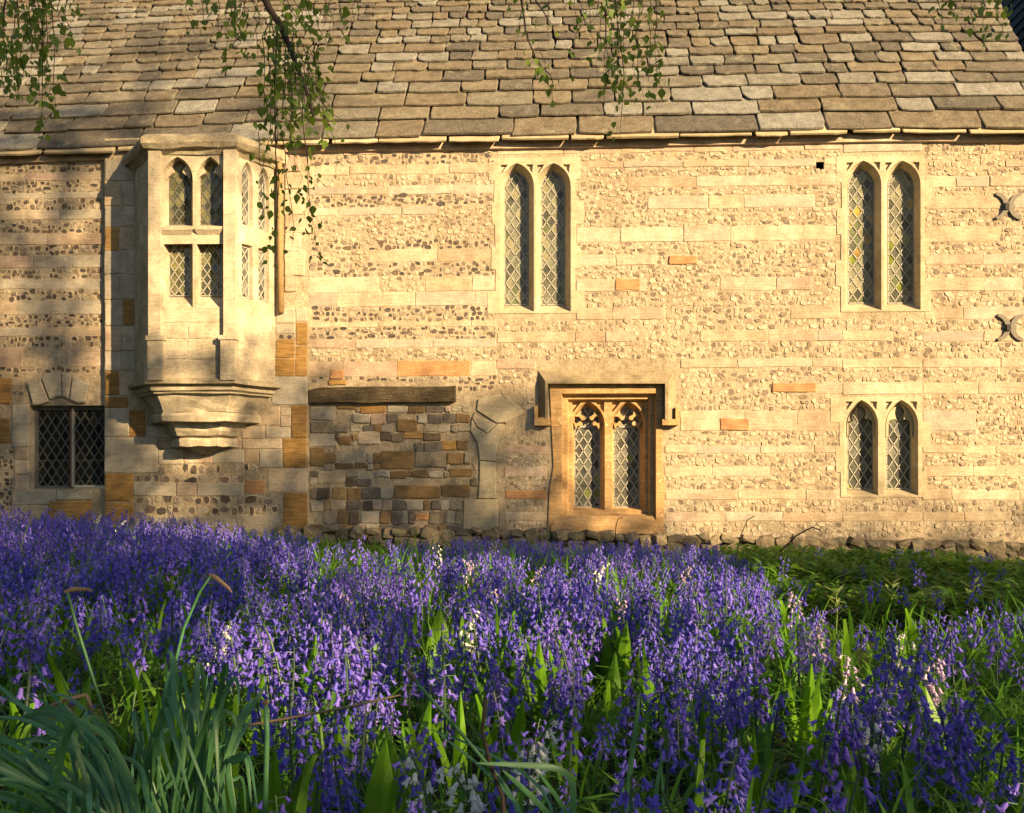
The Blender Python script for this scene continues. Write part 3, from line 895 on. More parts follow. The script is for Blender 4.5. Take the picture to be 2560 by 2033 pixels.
for o, g in zip(lf, lg):
    glaze(fr, g, 0.3, ham, 0.056, 0.09, M['glass_grey'], M['lead'], came=0.013, special=[(0.04, M['glass_green'])], phase=(R.uniform(-.3, .3), 0))
    # cusps: stone foils in the head
    xs = [p[0] for p in g]; xl, xr, zs, za = min(xs), max(xs), g[2][1], max(p[1] for p in g)
    xm, w = (xl + xr) / 2, (xr - xl) / 2
    hgt = za - zs
    for sgn in (-1, 1):
        for (ax, az, bx, bz, wd) in ((1.02, -0.02, 0.52, 0.10, .05), (0.80, 0.62, 0.30, 0.34, .055)):
            tb = MB()
            A, B = Vector((xm + sgn * w * ax, zs + hgt * az)), Vector((xm + sgn * w * bx, zs + hgt * bz))
            t = (B - A).normalized(); nn = Vector((-t.y, t.x))
            o8 = [A - nn * wd, A.lerp(B, .45) - nn * wd * .28, B - nn * .030, B + t * .018, B + nn * .030, A.lerp(B, .45) + nn * wd * .28, A + nn * wd]
            o8 = [tuple(q) for q in o8]
            if area(o8) < 0: o8 = o8[::-1]
            vsx = [fr.p(q[0], q[1], .20) for q in o8] + [fr.p(q[0], q[1], .26) for q in o8]
            tr = geometry.tessellate_polygon([[Vector((q[0], q[1], 0)) for q in o8]])
            tb.add(vsx, [tuple(t3) for t3 in tr] + [(i, (i+1) % 7, 7 + (i+1) % 7, 7 + i) for i in range(7)])
            tb.build('cusp', M['ham'], ham)
    bz = zs - 0.015
    sb = MB(); sb.box((xl, .285, bz - .012), (xr, .3, bz + .012)); sb.build('saddle_bar', M['lead'], ham)
sb = MB()                                              # sloping sill
a, b = U(1378, 1318, -.05), U(1652, 1318, -.05)
zt = Z(1515, 1292, -.02)
sb.add([(a.x, -.05, a.z - .08), (b.x, -.05, a.z - .08), (b.x, -.05, a.z + .01), (a.x, -.05, a.z + .01), (a.x + .1, .0, zt + .01), (b.x - .1, .0, zt + .01), (a.x, .0, a.z - .08), (b.x, .0, a.z - .08)],
       [(0, 1, 2, 3), (3, 2, 5, 4), (0, 3, 4, 6), (1, 7, 5, 2)])
sb.build('sill', M['ham'], ham)
# hood mould: weathered faces all round
hb = MB()
o = [U(1345, 1046), U(1345, 926), U(1690, 926), U(1690, 1050)]
i_ = [U(1363, 1046, -.12), U(1363, 953, -.12), U(1671, 953, -.12), U(1671, 1050, -.12)]
k_ = [U(1369, 1046, -.12), U(1369, 959, -.12), U(1663, 959, -.12), U(1663, 1050, -.12)]
e_ = [U(1371, 1046, -.02), U(1371, 961, -.02), U(1661, 961, -.02), U(1661, 1050, -.02)]
prof = [o, i_, k_, e_]
vs = [v for lp in prof for v in lp]
fs = [(r*4+c, r*4+c+1, (r+1)*4+c+1, (r+1)*4+c) for r in range(3) for c in range(3)] + [(0, 4, 8, 12), (3, 15, 11, 7)]
hb.add(vs, fs)
hood = hb.build('hood_mould', M['hood'], building)
for px0, px1, py0, py1 in ((1336, 1376, 1044, 1064), (1656, 1698, 1048, 1063)):
    lb = MB()
    A, B = U(px0, py1, -.11), U(px1, py0, -.11)
    lb.box((A.x, -.11, A.z), (B.x, .01, B.z))
    q0, q1 = (px0, px0 + 9) if px0 < 1500 else (px1 - 9, px1)
    C, D = U(q0, py0, -.1), U(q1, py0 - 30, -.1)
    lb.box((C.x, -.1, C.z - .003), (D.x, .01, D.z))
    lb.build('label_stop', M['ham'], hood)

# ---- casement at the left
cas = MB()
DC = 0.16
x0, x1, z0, z1 = prect((75, 262, 1014, 1222))
cas.add([(x0, 0, z0), (x1, 0, z0), (x1, 0, z1), (x0, 0, z1), (x0, DC + .03, z0), (x1, DC + .03, z0), (x1, DC + .03, z1), (x0, DC + .03, z1)], [(0, 1, 5, 4), (1, 2, 6, 5), (2, 3, 7, 6), (3, 0, 4, 7)])
casement = cas.build('window', M['ashlar_grey'], building)
casement['label'] = 'dark leaded casement window with two lights under a stone relieving arch'
g0, g1 = L2((82, 178, 1024, 1216), DC), L2((187, 262, 1024, 1216), DC)
for g in (g0, g1):
    glaze(fr, g, DC, casement, 0.06, 0.093, M['glass_dark'], M['leaddark'], came=0.013, bars=(g[0][1] + (g[2][1] - g[0][1]) * .335,))
fb = MB()
xa, xb = X(178, DC), X(184, DC)
fb.box((xa, DC - .05, z0), (xb, DC + .01, z1)); fb.build('casement_stile', M['rust'], casement)
fb = MB()
fb.box((xb + .002, DC - .06, z0 + .02), (xb + .022, DC + .01, z1 - .02))
fb.box((xb + .024, DC - .03, z0 + .02), (x1, DC + .01, z0 + .045)); fb.build('casement_frame', M['white'], casement)
fb = MB()
fb.box((x0, DC - .04, z0), (x0 + .04, DC + .01, z1)); fb.box((x0 + .042, DC - .04, z0), (xa - .002, DC + .01, z0 + .035)); fb.box((x0 + .042, DC - .04, z1 - .05), (x1, DC + .01, z1))
fb.build('casement_frame', M['leaddark'], casement)

# ------------------------------------------------------------------ oriel
OP = 0.66
YF = PANEL_Y - OP
Bx, Cx = X(376, YF), X(582, YF)
Ax, Dx = X(333, PANEL_Y), X(690, PANEL_Y)
OXC = (Ax + Dx) / 2
def oplan(s, sy=None):
    sy = s if sy is None else sy
    return [(OXC + (x - OXC) * s, PANEL_Y + (y - PANEL_Y) * sy) for x, y in ((Ax, PANEL_Y + .02), (Bx, YF), (Cx, YF), (Dx, PANEL_Y + .02))]
def oloft(mb, prof, cap=True, sub=4, jit=0.0):
    rows = []
    for py, s in prof:
        z = Z(480, py, YF)
        pl = oplan(s)
        row = []
        for a in range(3):
            for k in range(sub):
                t = k / sub
                row.append((pl[a][0] + (pl[a+1][0] - pl[a][0]) * t, pl[a][1] + (pl[a+1][1] - pl[a][1]) * t, z))
        row.append((*pl[3], z))
        rows.append([(x + R.uniform(-jit, jit), y + R.uniform(-jit, jit), zz + R.uniform(-jit, jit)) for x, y, zz in row])
    n = len(rows[0])
    vs = [p for r in rows for p in r]
    fs = [(i*n+k, i*n+k+1, (i+1)*n+k+1, (i+1)*n+k) for i in range(len(rows) - 1) for k in range(n - 1)]
    if cap:
        fs.append(tuple(range(n - 1, -1, -1))); fs.append(tuple((len(rows) - 1) * n + k for k in range(n)))
    mb.add(vs, fs)
zo0, zo1 = Z(480, 950, YF), Z(480, 384, YF)
ob = MB()
FF = Frame((0, YF, 0))
def A2(f, d):
    xm = (f[0] + f[1]) / 2
    return arch(X(f[0], YF + d), X(f[1], YF + d), Z(xm, f[2], YF + d), Z(xm, f[3], YF + d), Z(xm, f[4], YF + d))
OD = 0.15
ofr = [((406, 482, 566, 448, 392), (424, 477, 562, 450, 402)), ((491, 560, 566, 448, 392), (502, 556, 562, 450, 402))]
olo = [((408, 482, 770, 610), (424, 477, 740, 604)), ((491, 560, 770, 610), (502, 556, 740, 604))]
oholes, oglass = [], []
for f, g in ofr:
    oholes.append(A2(f, 0)); oglass.append(A2(g, OD))
for f, g in olo:
    xm = (f[0] + f[1]) / 2
    oholes.append(rect(X(f[0], YF), X(f[1], YF), Z(xm, f[2], YF), Z(xm, f[3], YF)))
    oglass.append(rect(X(g[0], YF + OD), X(g[1], YF + OD), Z(xm, g[2], YF + OD), Z(xm, g[3], YF + OD)))
plate(ob, FF, rect(Bx, Cx, zo0, zo1), oholes, 0)
for h, g in zip(oholes, oglass):
    loft(ob, FF, h, 0, g, OD + .02)
# canted faces
cu = Vector((Dx - Cx, PANEL_Y + .02 - YF, 0)); cl = cu.length
FC = Frame((Cx, YF, 0), cu, (-cu.y, cu.x, 0))
ch, cg = [], []
ODC = 0.06
for u0, u1 in ((0.13, 0.30), (0.385, 0.555)):
    u0, u1 = u0 * cl / .67, u1 * cl / .67
    za, zs, zb = Z(630, 415, -.35), Z(630, 455, -.35), Z(630, 575, -.35)
    ch.append(arch(u0, u1, zb, zs, za, 5)); cg.append(arch(u0 + .025, u1 - .02, zb + .02, zs, za - .03, 5))
    zt, zb = Z(630, 620, -.35), Z(630, 755, -.35)
    ch.append(rect(u0, u1, zb, zt)); cg.append(rect(u0 + .025, u1 - .02, zb + .03, zt - .02))
plate(ob, FC, rect(0, cl, zo0, zo1), ch, 0)
for h, g in zip(ch, cg):
    loft(ob, FC, h, 0, g, ODC + .015)
ob.add([(Ax, PANEL_Y + .02, zo0), (Bx, YF, zo0), (Bx, YF, zo1), (Ax, PANEL_Y + .02, zo1)], [(0, 1, 2, 3)])
oriel = ob.build('oriel_window', M['oriel'], building)
oriel['label'] = 'canted stone oriel on moulded corbels with leaded lights'
for k, g in enumerate(oglass):
    glaze(FF, g, OD, oriel, 0.05, 0.072, M['glass_olive'], M['lead'] if k > 1 else M['leaddark'], came=0.010, phase=(R.uniform(-.4, .4), R.uniform(-.3, .3)))
for g in cg:
    glaze(FC, g, ODC, oriel, 0.055, 0.075, M['glass_grey'], M['lead'], came=0.012)
# cusped heads
for g in oglass[:2]:
    xs = [p[0] for p in g]; xl, xr, zs, za = min(xs), max(xs), g[2][1], max(p[1] for p in g)
    xm, w, hgt = (xl + xr) / 2, (xr - xl) / 2, za - zs
    for sgn in (-1, 1):
        tb = MB()
        q = [(xm + sgn * w * 1.1, zs - .03), (xm + sgn * w * .95, zs + .02), (xm + sgn * w * .40, zs + hgt * .30), (xm + sgn * w * .50, zs + hgt * .48), (xm + sgn * w * .9, zs + hgt * .75), (xm + sgn * w * 1.15, zs + .08)]
        if area(q) < 0: q = q[::-1]
        n = len(q)
        vsx = [FF.p(a[0], a[1], .08) for a in q] + [FF.p(a[0], a[1], .13) for a in q]
        tr = geometry.tessellate_polygon([[Vector((a[0], a[1], 0)) for a in q]])
        tb.add(vsx, [tuple(t3) for t3 in tr] + [(i, (i+1) % n, n + (i+1) % n, n + i) for i in range(n)])
        tb.build('cusp', M['oriel'], oriel)
# transoms with little moulded ledges
for f, _ in ofr:
    tb = MB()
    xa, xb = X(f[0] - 1, YF), X(f[1] + 1, YF)
    zt, zm, zb = Z(480, 562, YF), Z(480, 576, YF), Z(480, 608, YF)
    tb.add([(xa + .03, YF + .1, zt + .005), (xb - .03, YF + .1, zt + .005), (xa, YF - .045, zt - .035), (xb, YF - .045, zt - .035), (xa, YF - .045, zm), (xb, YF - .045, zm), (xa + .05, YF + .07, zb), (xb - .05, YF + .07, zb)],
           [(0, 2, 3, 1), (2, 4, 5, 3), (4, 6, 7, 5), (0, 6, 4, 2), (1, 3, 5, 7)])
    tb.build('transom', M['oriel'], oriel)
# corner shafts
for pxa, pxb, low in ((368, 402, 362), (556, 590, 548)):
    tb = MB()
    zmid = Z(480, 846, YF)
    xa, xb = X(pxa, YF - .07), X(pxb, YF - .07)
    lo = X(low, YF - .1) if pxa > 500 else xa - .0
    hi = xb if pxa > 500 else X(408, YF - .1)
    def shaft(x0, x1, z0, z1, y):
        tb.add([(x0, YF + .04, z0), (x0 + .01, y, z0), (x1 - .01, y, z0), (x1, YF + .04, z0), (x0, YF + .04, z1), (x0 + .01, y, z1), (x1 - .01, y, z1), (x1, YF + .04, z1)],
               [(0, 1, 5, 4), (1, 2, 6, 5), (2, 3, 7, 6), (0, 3, 2, 1), (4, 5, 6, 7)])
    shaft(xa, xb, zmid + .025, zo1 + .02, YF - .065)
    shaft(lo - .02, hi + .015, zmid - .03, zmid + .023, YF - .105)
    shaft(lo, hi, zo0 - .01, zmid - .032, YF - .09)
    tb.build('corner_shaft', M['oriel'], oriel)
# panel blocks below the lights
for t in ((402, 545, 778, 806), (402, 470, 808, 846), (472, 545, 808, 846), (402, 468, 848, 898), (470, 545, 848, 898), (402, 545, 900, 948)):
    a = prect(t, YF)
    block('panel_stone', *a, YF, M['oriel'], oriel, proud=.008, jit=.003, bev=.005)
cb = MB()
oloft(cb, [(944, .98), (947, 1.04), (952, 1.10), (960, 1.10), (964, 1.02)], jit=.006)
cb.build('corbel_course', M['lichen'], oriel)
cb = MB()
oloft(cb, [(965, 1.0), (975, 1.0), (979, .95), (983, .95), (986, .88), (1000, .84), (1016, .79), (1028, .77)], jit=.006)
cb.build('corbel_course', M['oriel'], oriel)
cb = MB()
oloft(cb, [(1029, .78), (1036, .80), (1052, .79), (1055, .60), (1062, .58), (1074, .55), (1086, .50), (1092, .40)], jit=.007)
cb.build('corbel_course', M['oriel'], oriel)
cb = MB()
oloft(cb, [(1093, .46), (1098, .48), (1114, .47), (1117, .26), (1124, .17), (1134, .08)], jit=.007)
cb.build('corbel_course', M['oriel'], oriel)
cb = MB()
oloft(cb, [(388, 1.02), (378, 1.06), (374, 1.13), (362, 1.17), (346, 1.15), (338, 1.08), (322, .70)], jit=.014, sub=5)
cb.build('cap_slab', M['lichen'], oriel)

# ------------------------------------------------------------------ iron wall anchors
for cx, cy in ((2524, 514), (2528, 818)):
    ab = MB()
    for sgn in (-1, 1):
        c = U(cx + sgn * 40, cy, -0.05)
        ri, ro = 0.145, 0.185
        pts_o, pts_i = [], []
        for k in range(15):
            t = -1 + 2 * k / 14
            a = t * 1.30
            wdt = 0.5 + 0.5 * (1 - abs(t)) ** .6
            tip = 0.05 if abs(t) > .9 else 0
            pts_o.append((c.x - sgn * (ri + .052 * wdt) * math.cos(a), c.z + (ri + .05 * wdt) * math.sin(a)))
            pts_i.append((c.x - sgn * ri * math.cos(a) * .92, c.z + ri * math.sin(a) * .95))
        vs = []
        for y in (-0.034, -0.004):
            vs += [(x, y, z) for x, z in pts_o] + [(x, y, z) for x, z in pts_i]
        n = 15
        fs = []
        for k in range(n - 1):
            fs += [(k, k+1, n+k+1, n+k), (2*n+k, 3*n+k, 3*n+k+1, 2*n+k+1), (k, 2*n+k, 2*n+k+1, k+1), (n+k, n+k+1, 3*n+k+1, 3*n+k)]
        fs += [(0, n, 3*n, 2*n), (n-1, 3*n-1, 4*n-1, 2*n-1)]
        ab.add(vs, fs)
    c = U(cx, cy, -0.05)
    ab.box((c.x - .075, -.030, c.z - .02), (c.x + .075, -.002, c.z + .02))
    an = ab.build('wall_anchor', M['iron'], building)
    bb = MB(); bb.box((c.x - .05, -.055, c.z - .045), (c.x - .005, -.02, c.z + .035)); bb.build('bolt', plain('bolt_dark', (.03, .025, .02)), an)

# ------------------------------------------------------------------ roof
TH = rad(52)
SL = Vector((0, math.cos(TH), math.sin(TH)))
NRM = Vector((0, -math.sin(TH), math.cos(TH)))
def roof_s(px, py):
    d = FW + RT * ((px - 1280) / F) + Vector((0, 0, (HZ - py) / F))
    x = X(px)
    for _ in range(4):
        e = Vector((x, EAVE_Y, ze(x)))
        t = (e - CP).dot(NRM) / d.dot(NRM)
        p = CP + d * t
        x = p.x
    return (p - Vector((x, EAVE_Y, ze(x)))).dot(SL)
rows_px = [345, 300, 267, 232, 204, 179, 155, 132, 108, 90, 71, 50, 33, 17, 4, -10, -24, -38, -52, -66]
rows_s = [roof_s(1280, p) for p in rows_px]
rows_s[0] = 0.0
widths = [0.95, 0.66, 0.68, 0.60, 0.50, 0.45, 0.42, 0.40, 0.39, 0.37, 0.36, 0.35, 0.34, 0.33, 0.33, 0.33, 0.33, 0.33, 0.33]
RX0, RX1 = -8.4, XR + 0.12
db = MB()
def rp(x, s, n): return Vector((x, EAVE_Y, ze(x))) + SL * s + NRM * n
xs = sorted({RX0, RX1 - .06, *[x for x in EX if RX0 < x < RX1]})
vs = []
for x in xs: vs += [rp(x, 0.04, -.06), rp(x, 7.0, -.06)]
db.add(vs, [(2*i, 2*i+2, 2*i+3, 2*i+1) for i in range(len(xs) - 1)])
roof = db.build('roof', M['deck'], building)
slates = []
for r in range(-1, len(rows_s) - 1):
    if r < 0:
        s0, s1, wavg = -0.055, 0.35, 0.7
    else:
        s0, s1, wavg = rows_s[r], rows_s[r + 1], widths[r]
    x = RX0 + R.uniform(0, .4)
    while x < RX1 - .05:
        w = wavg * R.uniform(0.55, 1.4)
        if RX1 - x - w < 0.2: w = RX1 - x
        exp_ = s1 - s0
        drop = R.gauss(0, 0.013) * (1 if r > 3 else .8)
        L = exp_ + 0.10
        thick = R.uniform(.018, .034)
        o = []
        jt = 0.012 if r < 4 else 0.018
        nb = 4
        g = R.uniform(.004, .013)
        hw_ = w / 2 - g
        sk0, sk1 = R.uniform(-.02, .02), R.uniform(-.02, .02)
        if R.random() < .25: sk0 *= 2.4
        o.append((-hw_ + sk0 + R.uniform(0, .02), R.uniform(0, .02)))
        for k in range(1, nb):
            o.append((-hw_ + 2 * hw_ * k / nb, R.uniform(-jt, jt) * .8))
        o.append((hw_ + sk1 - R.uniform(0, .02), R.uniform(0, .02)))
        o += [(hw_ + R.uniform(-.005, .005), .35 * L), (hw_ - R.uniform(0, .01), L), (-hw_ + R.uniform(0, .01), L), (-hw_ + R.uniform(-.005, .005), .35 * L)]
        slates.append((r, x + w / 2, s0 + drop, L, thick, o))
        x += w
stuff_s = MB()
n_obj = 0
for r, xc, s0, L, thick, o in sorted(slates, key=lambda q: q[0]):
    me_v, me_f = prism(o, thick + .026, -.026, 0.007)
    base = rp(xc, s0, 0.0 if r >= 0 else -.035)
    dz = (ze(xc + .3) - ze(xc - .3)) / .6
    rot = Matrix.Rotation(-math.atan(dz), 4, 'Y') @ Matrix.Rotation(-(math.pi / 2 - TH) - math.atan2(thick + .026, L) + R.gauss(0, .012), 4, 'X') @ Matrix.Rotation(R.gauss(0, .012), 4, 'Y')
    mat = M['under'] if r < 0 else M['slate']
    px, py, _ = project(*base)
    if r >= 0 and n_obj < 300 and -150 < px < 2700:
        mk('slate' , me_v, me_f, mat, roof, base, rot=rot.to_euler()); n_obj += 1
    elif r < 0:
        if -150 < px < 2700: mk('eaves_slate', me_v, me_f, mat, roof, base, rot=rot.to_euler())
    else:
        stuff_s.add([rot @ Vector(v) + base for v in me_v], me_f)
tag(stuff_s.build('upper_slates', M['slate'], roof), kind='stuff')
mb = MB()                                              # eaves board of stone under the slates
prev = None
xs = np.arange(XL, XR, 0.5)
vs = []
for x in xs:
    z = ze(x)
    vs += [(x, -.05 + R.uniform(-.008, .008), z - .10), (x, -.05 + R.uniform(-.008, .008), z + .02 + R.uniform(-.01, .01)), (x, .03, z + .05), (x, .03, z - .12)]
n = len(xs)
mb.add(vs, [(i*4+k, (i+1)*4+k, (i+1)*4+(k+1) % 4, i*4+(k+1) % 4) for i in range(n - 1) for k in range(4)])
mb.build('eaves_course', M['ashlar'], building)

# ------------------------------------------------------------------ footing of rough stones
rocks = [rock_mesh(i, M['footing']) for i in range(10)]
foot_top = lambda px: float(np.interp(px, [700, 1000, 1240, 1700, 2200, 2620], [1316, 1318, 1320, 1336, 1346, 1354]))
mb = MB()
ps = list(range(700, 2640, 60))
vs = []
for p in ps:
    q = U(p, foot_top(p) + 8, -.1)
    vs += [(q.x, -.10, ZB), (q.x, -.10, q.z), (q.x, .01, q.z + .015)]
n = len(ps)
mb.add(vs, [(i*3+k, (i+1)*3+k, (i+1)*3+k+1, i*3+k+1) for i in range(n - 1) for k in range(2)])
footing = mb.build('footing', stone('footing_mortar', [(.24, .19, .12), (.24, .19, .12)], blotch=.8, grain=.6, bump=1.0, mid=14), building)
px = 690.0
while px < 2630:
    w = R.uniform(24, 52)
    y = foot_top(px)
    yy = y
    while yy < y + 95:
        h = R.uniform(16, 34)
        c = U(px + w / 2 + R.uniform(-6, 6), yy + h / 2 + 3, -.11)
        link('footing_stone', R.choice(rocks), footing, (c.x, -.09 - R.uniform(0, .07), c.z + R.gauss(0, .012)),
             rot=(R.uniform(-.3, .3), R.uniform(-.35, .35), R.uniform(-.4, .4)), scale=(w / 195, R.uniform(.12, .22), h / 195))
        yy += h * .92
    px += w * .93

# ------------------------------------------------------------------ adjoining wing with a dark roof, beyond the gable
wing = bpy.data.objects.new('adjoining_wing', None); COL.objects.link(wing)
wing.location = (XR + 3.2, 5, 0)
tag(wing, 'dark shaded slate roof of the adjoining wing at the top right corner', 'building')
ox, oy = XR + 3.2, 5
mb = MB()
mb.box((XR + .35 - ox, 1.2 - oy, -1), (XR + 6 - ox, 12 - oy, 4.6))
mb.build('wall', M['ashlar_grey'], wing)
mb = MB()
e0, rg = Vector((XR + .10, 0, 4.55)), Vector((XR + 3.2, 0, 13.0))
run = rg - e0
mb.add([Vector((e0.x, .9, e0.z)) - Vector((ox, oy, 0)), Vector((e0.x, 12, e0.z)) - Vector((ox, oy, 0)), Vector((rg.x, 12, rg.z)) - Vector((ox, oy, 0)), Vector((rg.x, .9, rg.z)) - Vector((ox, oy, 0)), Vector((XR + 6.3 - ox, .9 - oy, 4.55)), Vector((XR + 6.3 - ox, 12 - oy, 4.55))],
       [(0, 3, 2, 1), (3, 4, 5, 2), (0, 4, 3)])
wroof = mb.build('roof', M['darkslate'], wing)
nr = Vector((-run.z, 0, run.x)).normalized()
rl = run.length
rn = run.normalized()
k = 0
s = 0.0
while s < rl - .1:
    y = .85 + R.uniform(0, .2)
    while y < 5.0:
        w = R.uniform(.25, .5)
        a = e0 + rn * s + nr * .045
        b = e0 + rn * (s + .30) + nr * .012
        q = [(a.x, y + .006, a.z), (a.x, y + w - .006, a.z), (b.x, y + w - .006, b.z), (b.x, y + .006, b.z)]
        lo = Vector((0, 0, 0)) - nr * .03
        vs = [Vector(v) - Vector((ox, oy, 0)) for v in q] + [Vector(v) + lo - Vector((ox, oy, 0)) for v in q]
        mk('slate', vs, [(0, 3, 2, 1), (4, 5, 6, 7), (0, 1, 5, 4), (1, 2, 6, 5), (2, 3, 7, 6), (3, 0, 4, 7)], M['darkslate'], wroof)
        y += w
    s += .26

# ================================================================== ground
def ground_z(x, y):
    """the bank: a little higher to the left, lower to the right, by the wall"""
    t = np.clip((y + 13.0) / 10.0, 0, 1)
    return (-0.020 * np.clip(x, -8, 8)) * t - np.clip((y + 5.5) / 4.5, 0, 1) * np.interp(x, [-8, -3.5, 0, 7], [0.0, .02, .22, .30]) + 0.02 * np.sin(x * 1.7 + y * .9) + 0.015 * np.sin(x * .7 - y * 2.1)
def gz(x, y): return float(ground_z(np.float64(x), np.float64(y)))
gx = np.concatenate([[-600, -200, -80, -40, -20], np.arange(-12, 12.01, .4), [20, 40, 80, 200, 600]])
gy = np.concatenate([[-600, -200, -80, -40, -24], np.arange(-18, 1.01, .4), [4, 20, 80, 300, 900]])
GX, GY = np.meshgrid(gx, gy, indexing='ij')
GZ = ground_z(GX, GY)
nx, ny = len(gx), len(gy)
gv = np.stack([GX, GY, GZ], -1).reshape(-1, 3)
gf = [(i*ny+j, (i+1)*ny+j, (i+1)*ny+j+1, i*ny+j+1) for i in range(nx - 1) for j in range(ny - 1)]
M['soil'] = stone('ground_soil_moss', [(0.045, 0.05, 0.018), (0.045, 0.05, 0.018)], blotch=0.7, grain=0.6, bump=1.0, mid=3)
ground = mk('ground', gv, gf, M['soil'])
tag(ground, kind='structure')

# ================================================================== plant materials
M['leaf'] = plant('bluebell_leaf', [(0.085, 0.24, 0.018), (0.12, 0.30, 0.022), (0.06, 0.19, 0.018), (0.16, 0.33, 0.04)], 0.45, (0.25, 0.5, 0.02))
M['grass'] = plant('grass_blade', [(0.085, 0.24, 0.018), (0.14, 0.31, 0.022), (0.06, 0.18, 0.016), (0.20, 0.33, 0.06)], 0.45, (0.28, 0.5, 0.03))
M['dock'] = plant('dock_leaf', [(0.12, 0.30, 0.012), (0.16, 0.35, 0.016), (0.095, 0.25, 0.012)], 0.5, (0.22, 0.42, 0.01), rough=0.45)
M['daff'] = plant('daffodil_leaf', [(0.065, 0.20, 0.07), (0.10, 0.26, 0.11), (0.05, 0.16, 0.05)], 0.18, (0.1, 0.25, 0.06), rough=0.42, spec=0.4)
M['cover'] = plant('ground_cover', [(0.09, 0.22, 0.018), (0.13, 0.29, 0.02), (0.06, 0.16, 0.014), (0.18, 0.31, 0.035)], 0.42, (0.22, 0.38, 0.02))
M['spurge'] = plant('pale_sprig', [(0.32, 0.42, 0.12), (0.38, 0.48, 0.16)], 0.35, (0.5, 0.55, 0.1))
M['stem'] = plant('bluebell_stem', [(0.08, 0.15, 0.06), (0.07, 0.09, 0.09), (0.09, 0.19, 0.05)], 0.2)
BLUE = [(0.10, 0.09, 0.57), (0.14, 0.12, 0.66), (0.08, 0.07, 0.50), (0.19, 0.14, 0.68), (0.27, 0.22, 0.77), (0.12, 0.105, 0.62)]
M['petal'] = plant('bluebell_petal', BLUE, 0.30, (0.18, 0.13, 0.75), rough=0.55, spec=0.2, var=0.45, blotch=(0.20, 0.12, 0.52))
M['petal_white'] = plant('white_petal', [(0.74, 0.74, 0.66), (0.80, 0.80, 0.74)], 0.3, None, rough=0.5, spec=0.2, var=0.25)
M['petal_pink'] = plant('pink_petal', [(0.56, 0.42, 0.62), (0.64, 0.50, 0.68), (0.50, 0.36, 0.58)], 0.3, None, rough=0.5, spec=0.2, var=0.3)
M['dry'] = plant('dry_stalk', [(0.26, 0.19, 0.11), (0.20, 0.14, 0.08)], 0.1)
M['twig'] = plain('dark_twig', (0.055, 0.04, 0.03), 0.9)
M['birchleaf'] = plant('birch_leaf', [(0.14, 0.23, 0.03), (0.20, 0.29, 0.04), (0.10, 0.18, 0.03), (0.26, 0.33, 0.06)], 0.45, (0.38, 0.46, 0.03), rough=0.45)
M['bark'] = plain('tree_bark', (0.12, 0.10, 0.08), 0.9, var=0.7, scale=12, bump=.6)
M['canopy'] = plant('canopy_leaf', [(0.05, 0.10, 0.02), (0.08, 0.14, 0.025)], 0.3)

# ================================================================== bluebell geometry
def bell_arrays(n=6, hi=True, size=1.0):
    """one bell hanging down from the origin, with recurved petal tips"""
    if hi:
        prof = [(0.0014, 0.0), (0.0038, -.003), (0.0043, -.009), (0.0050, -.0140)]
    else:
        prof = [(0.0022, 0.0), (0.0046, -.006), (0.0054, -.0140)]
    vs, fs = [], []
    for r, z in prof:
        for k in range(n):
            a = 2 * math.pi * k / n
            vs.append((r * math.cos(a) * size, r * math.sin(a) * size, z * size))
    for i in range(len(prof) - 1):
        for k in range(n):
            fs.append((i*n+k, (i+1)*n+k, (i+1)*n+(k+1) % n, i*n+(k+1) % n))
    b = (len(prof) - 1) * n
    for k in range(n):
        a = 2 * math.pi * (k + .5) / n
        ti = len(vs)
        if hi:
            m0 = len(vs)
            for da, rr, zz in ((-.26, .0085, -.0185), (.26, .0085, -.0185)):
                vs.append((rr * math.cos(a + da) * size, rr * math.sin(a + da) * size, zz * size))
            vs.append((.0150 * math.cos(a) * size, .0150 * math.sin(a) * size, -.0160 * size))
            fs.append((b + k, m0, m0 + 1, b + (k+1) % n)); fs.append((m0, m0 + 2, m0 + 1))
        else:
            vs.append((.0140 * math.cos(a) * size, .0140 * math.sin(a) * size, -.0185 * size))
            fs.append((b + k, ti, b + (k+1) % n))
    return np.array(vs), fs

def spike(rr, bells, height, one_side):
    """stem points and bell placements of one flowering stem"""
    lean = rr.uniform(-.05, .05), rr.uniform(-.05, .05)
    nod = rr.uniform(.015, .05) if one_side else rr.uniform(0, .02)
    az = rr.uniform(0, 2 * math.pi)
    pts = []
    for i in range(8):
        t = i / 7
        bend = max(0, t - .6) / .4
        pts.append(Vector((lean[0] * t * t + nod * bend ** 2 * math.cos(az), lean[1] * t * t + nod * bend ** 2 * math.sin(az), height * (t - .05 * bend ** 2.5))))
    def at(t):
        f = t * 7; i = min(6, int(f))
        return pts[i].lerp(pts[i + 1], f - i)
    pl = []
    start = rr.uniform(.46, .64)
    for b in range(bells):
        t = start + (1 - start) * (b + .3) / bells
        p = at(min(1, t))
        a = az + rr.gauss(0, .9) if one_side else rr.uniform(0, 6.28) * .3 + b * 2.4
        sz = 1.18 * (1 - .42 * ((b + .3) / bells) ** 1.6) * rr.uniform(.88, 1.1)
        off = .018 * rr.uniform(.6, 1.4)
        q = p + Vector((math.cos(a) * off, math.sin(a) * off, .004 - .006 * (1 - b / bells)))
        tilt = rr.uniform(.1, 1.15) * (1 - .35 * b / bells)
        pl.append((p, q, a, tilt, sz))
    return pts, pl

def bell_matrix(q, a, tilt, sz):
    return Matrix.Translation(q) @ Matrix.Rotation(a, 4, 'Z') @ Matrix.Rotation(-tilt, 4, 'Y') @ Matrix.Rotation(a * 3, 4, 'Z') @ Matrix.Scale(sz, 4)

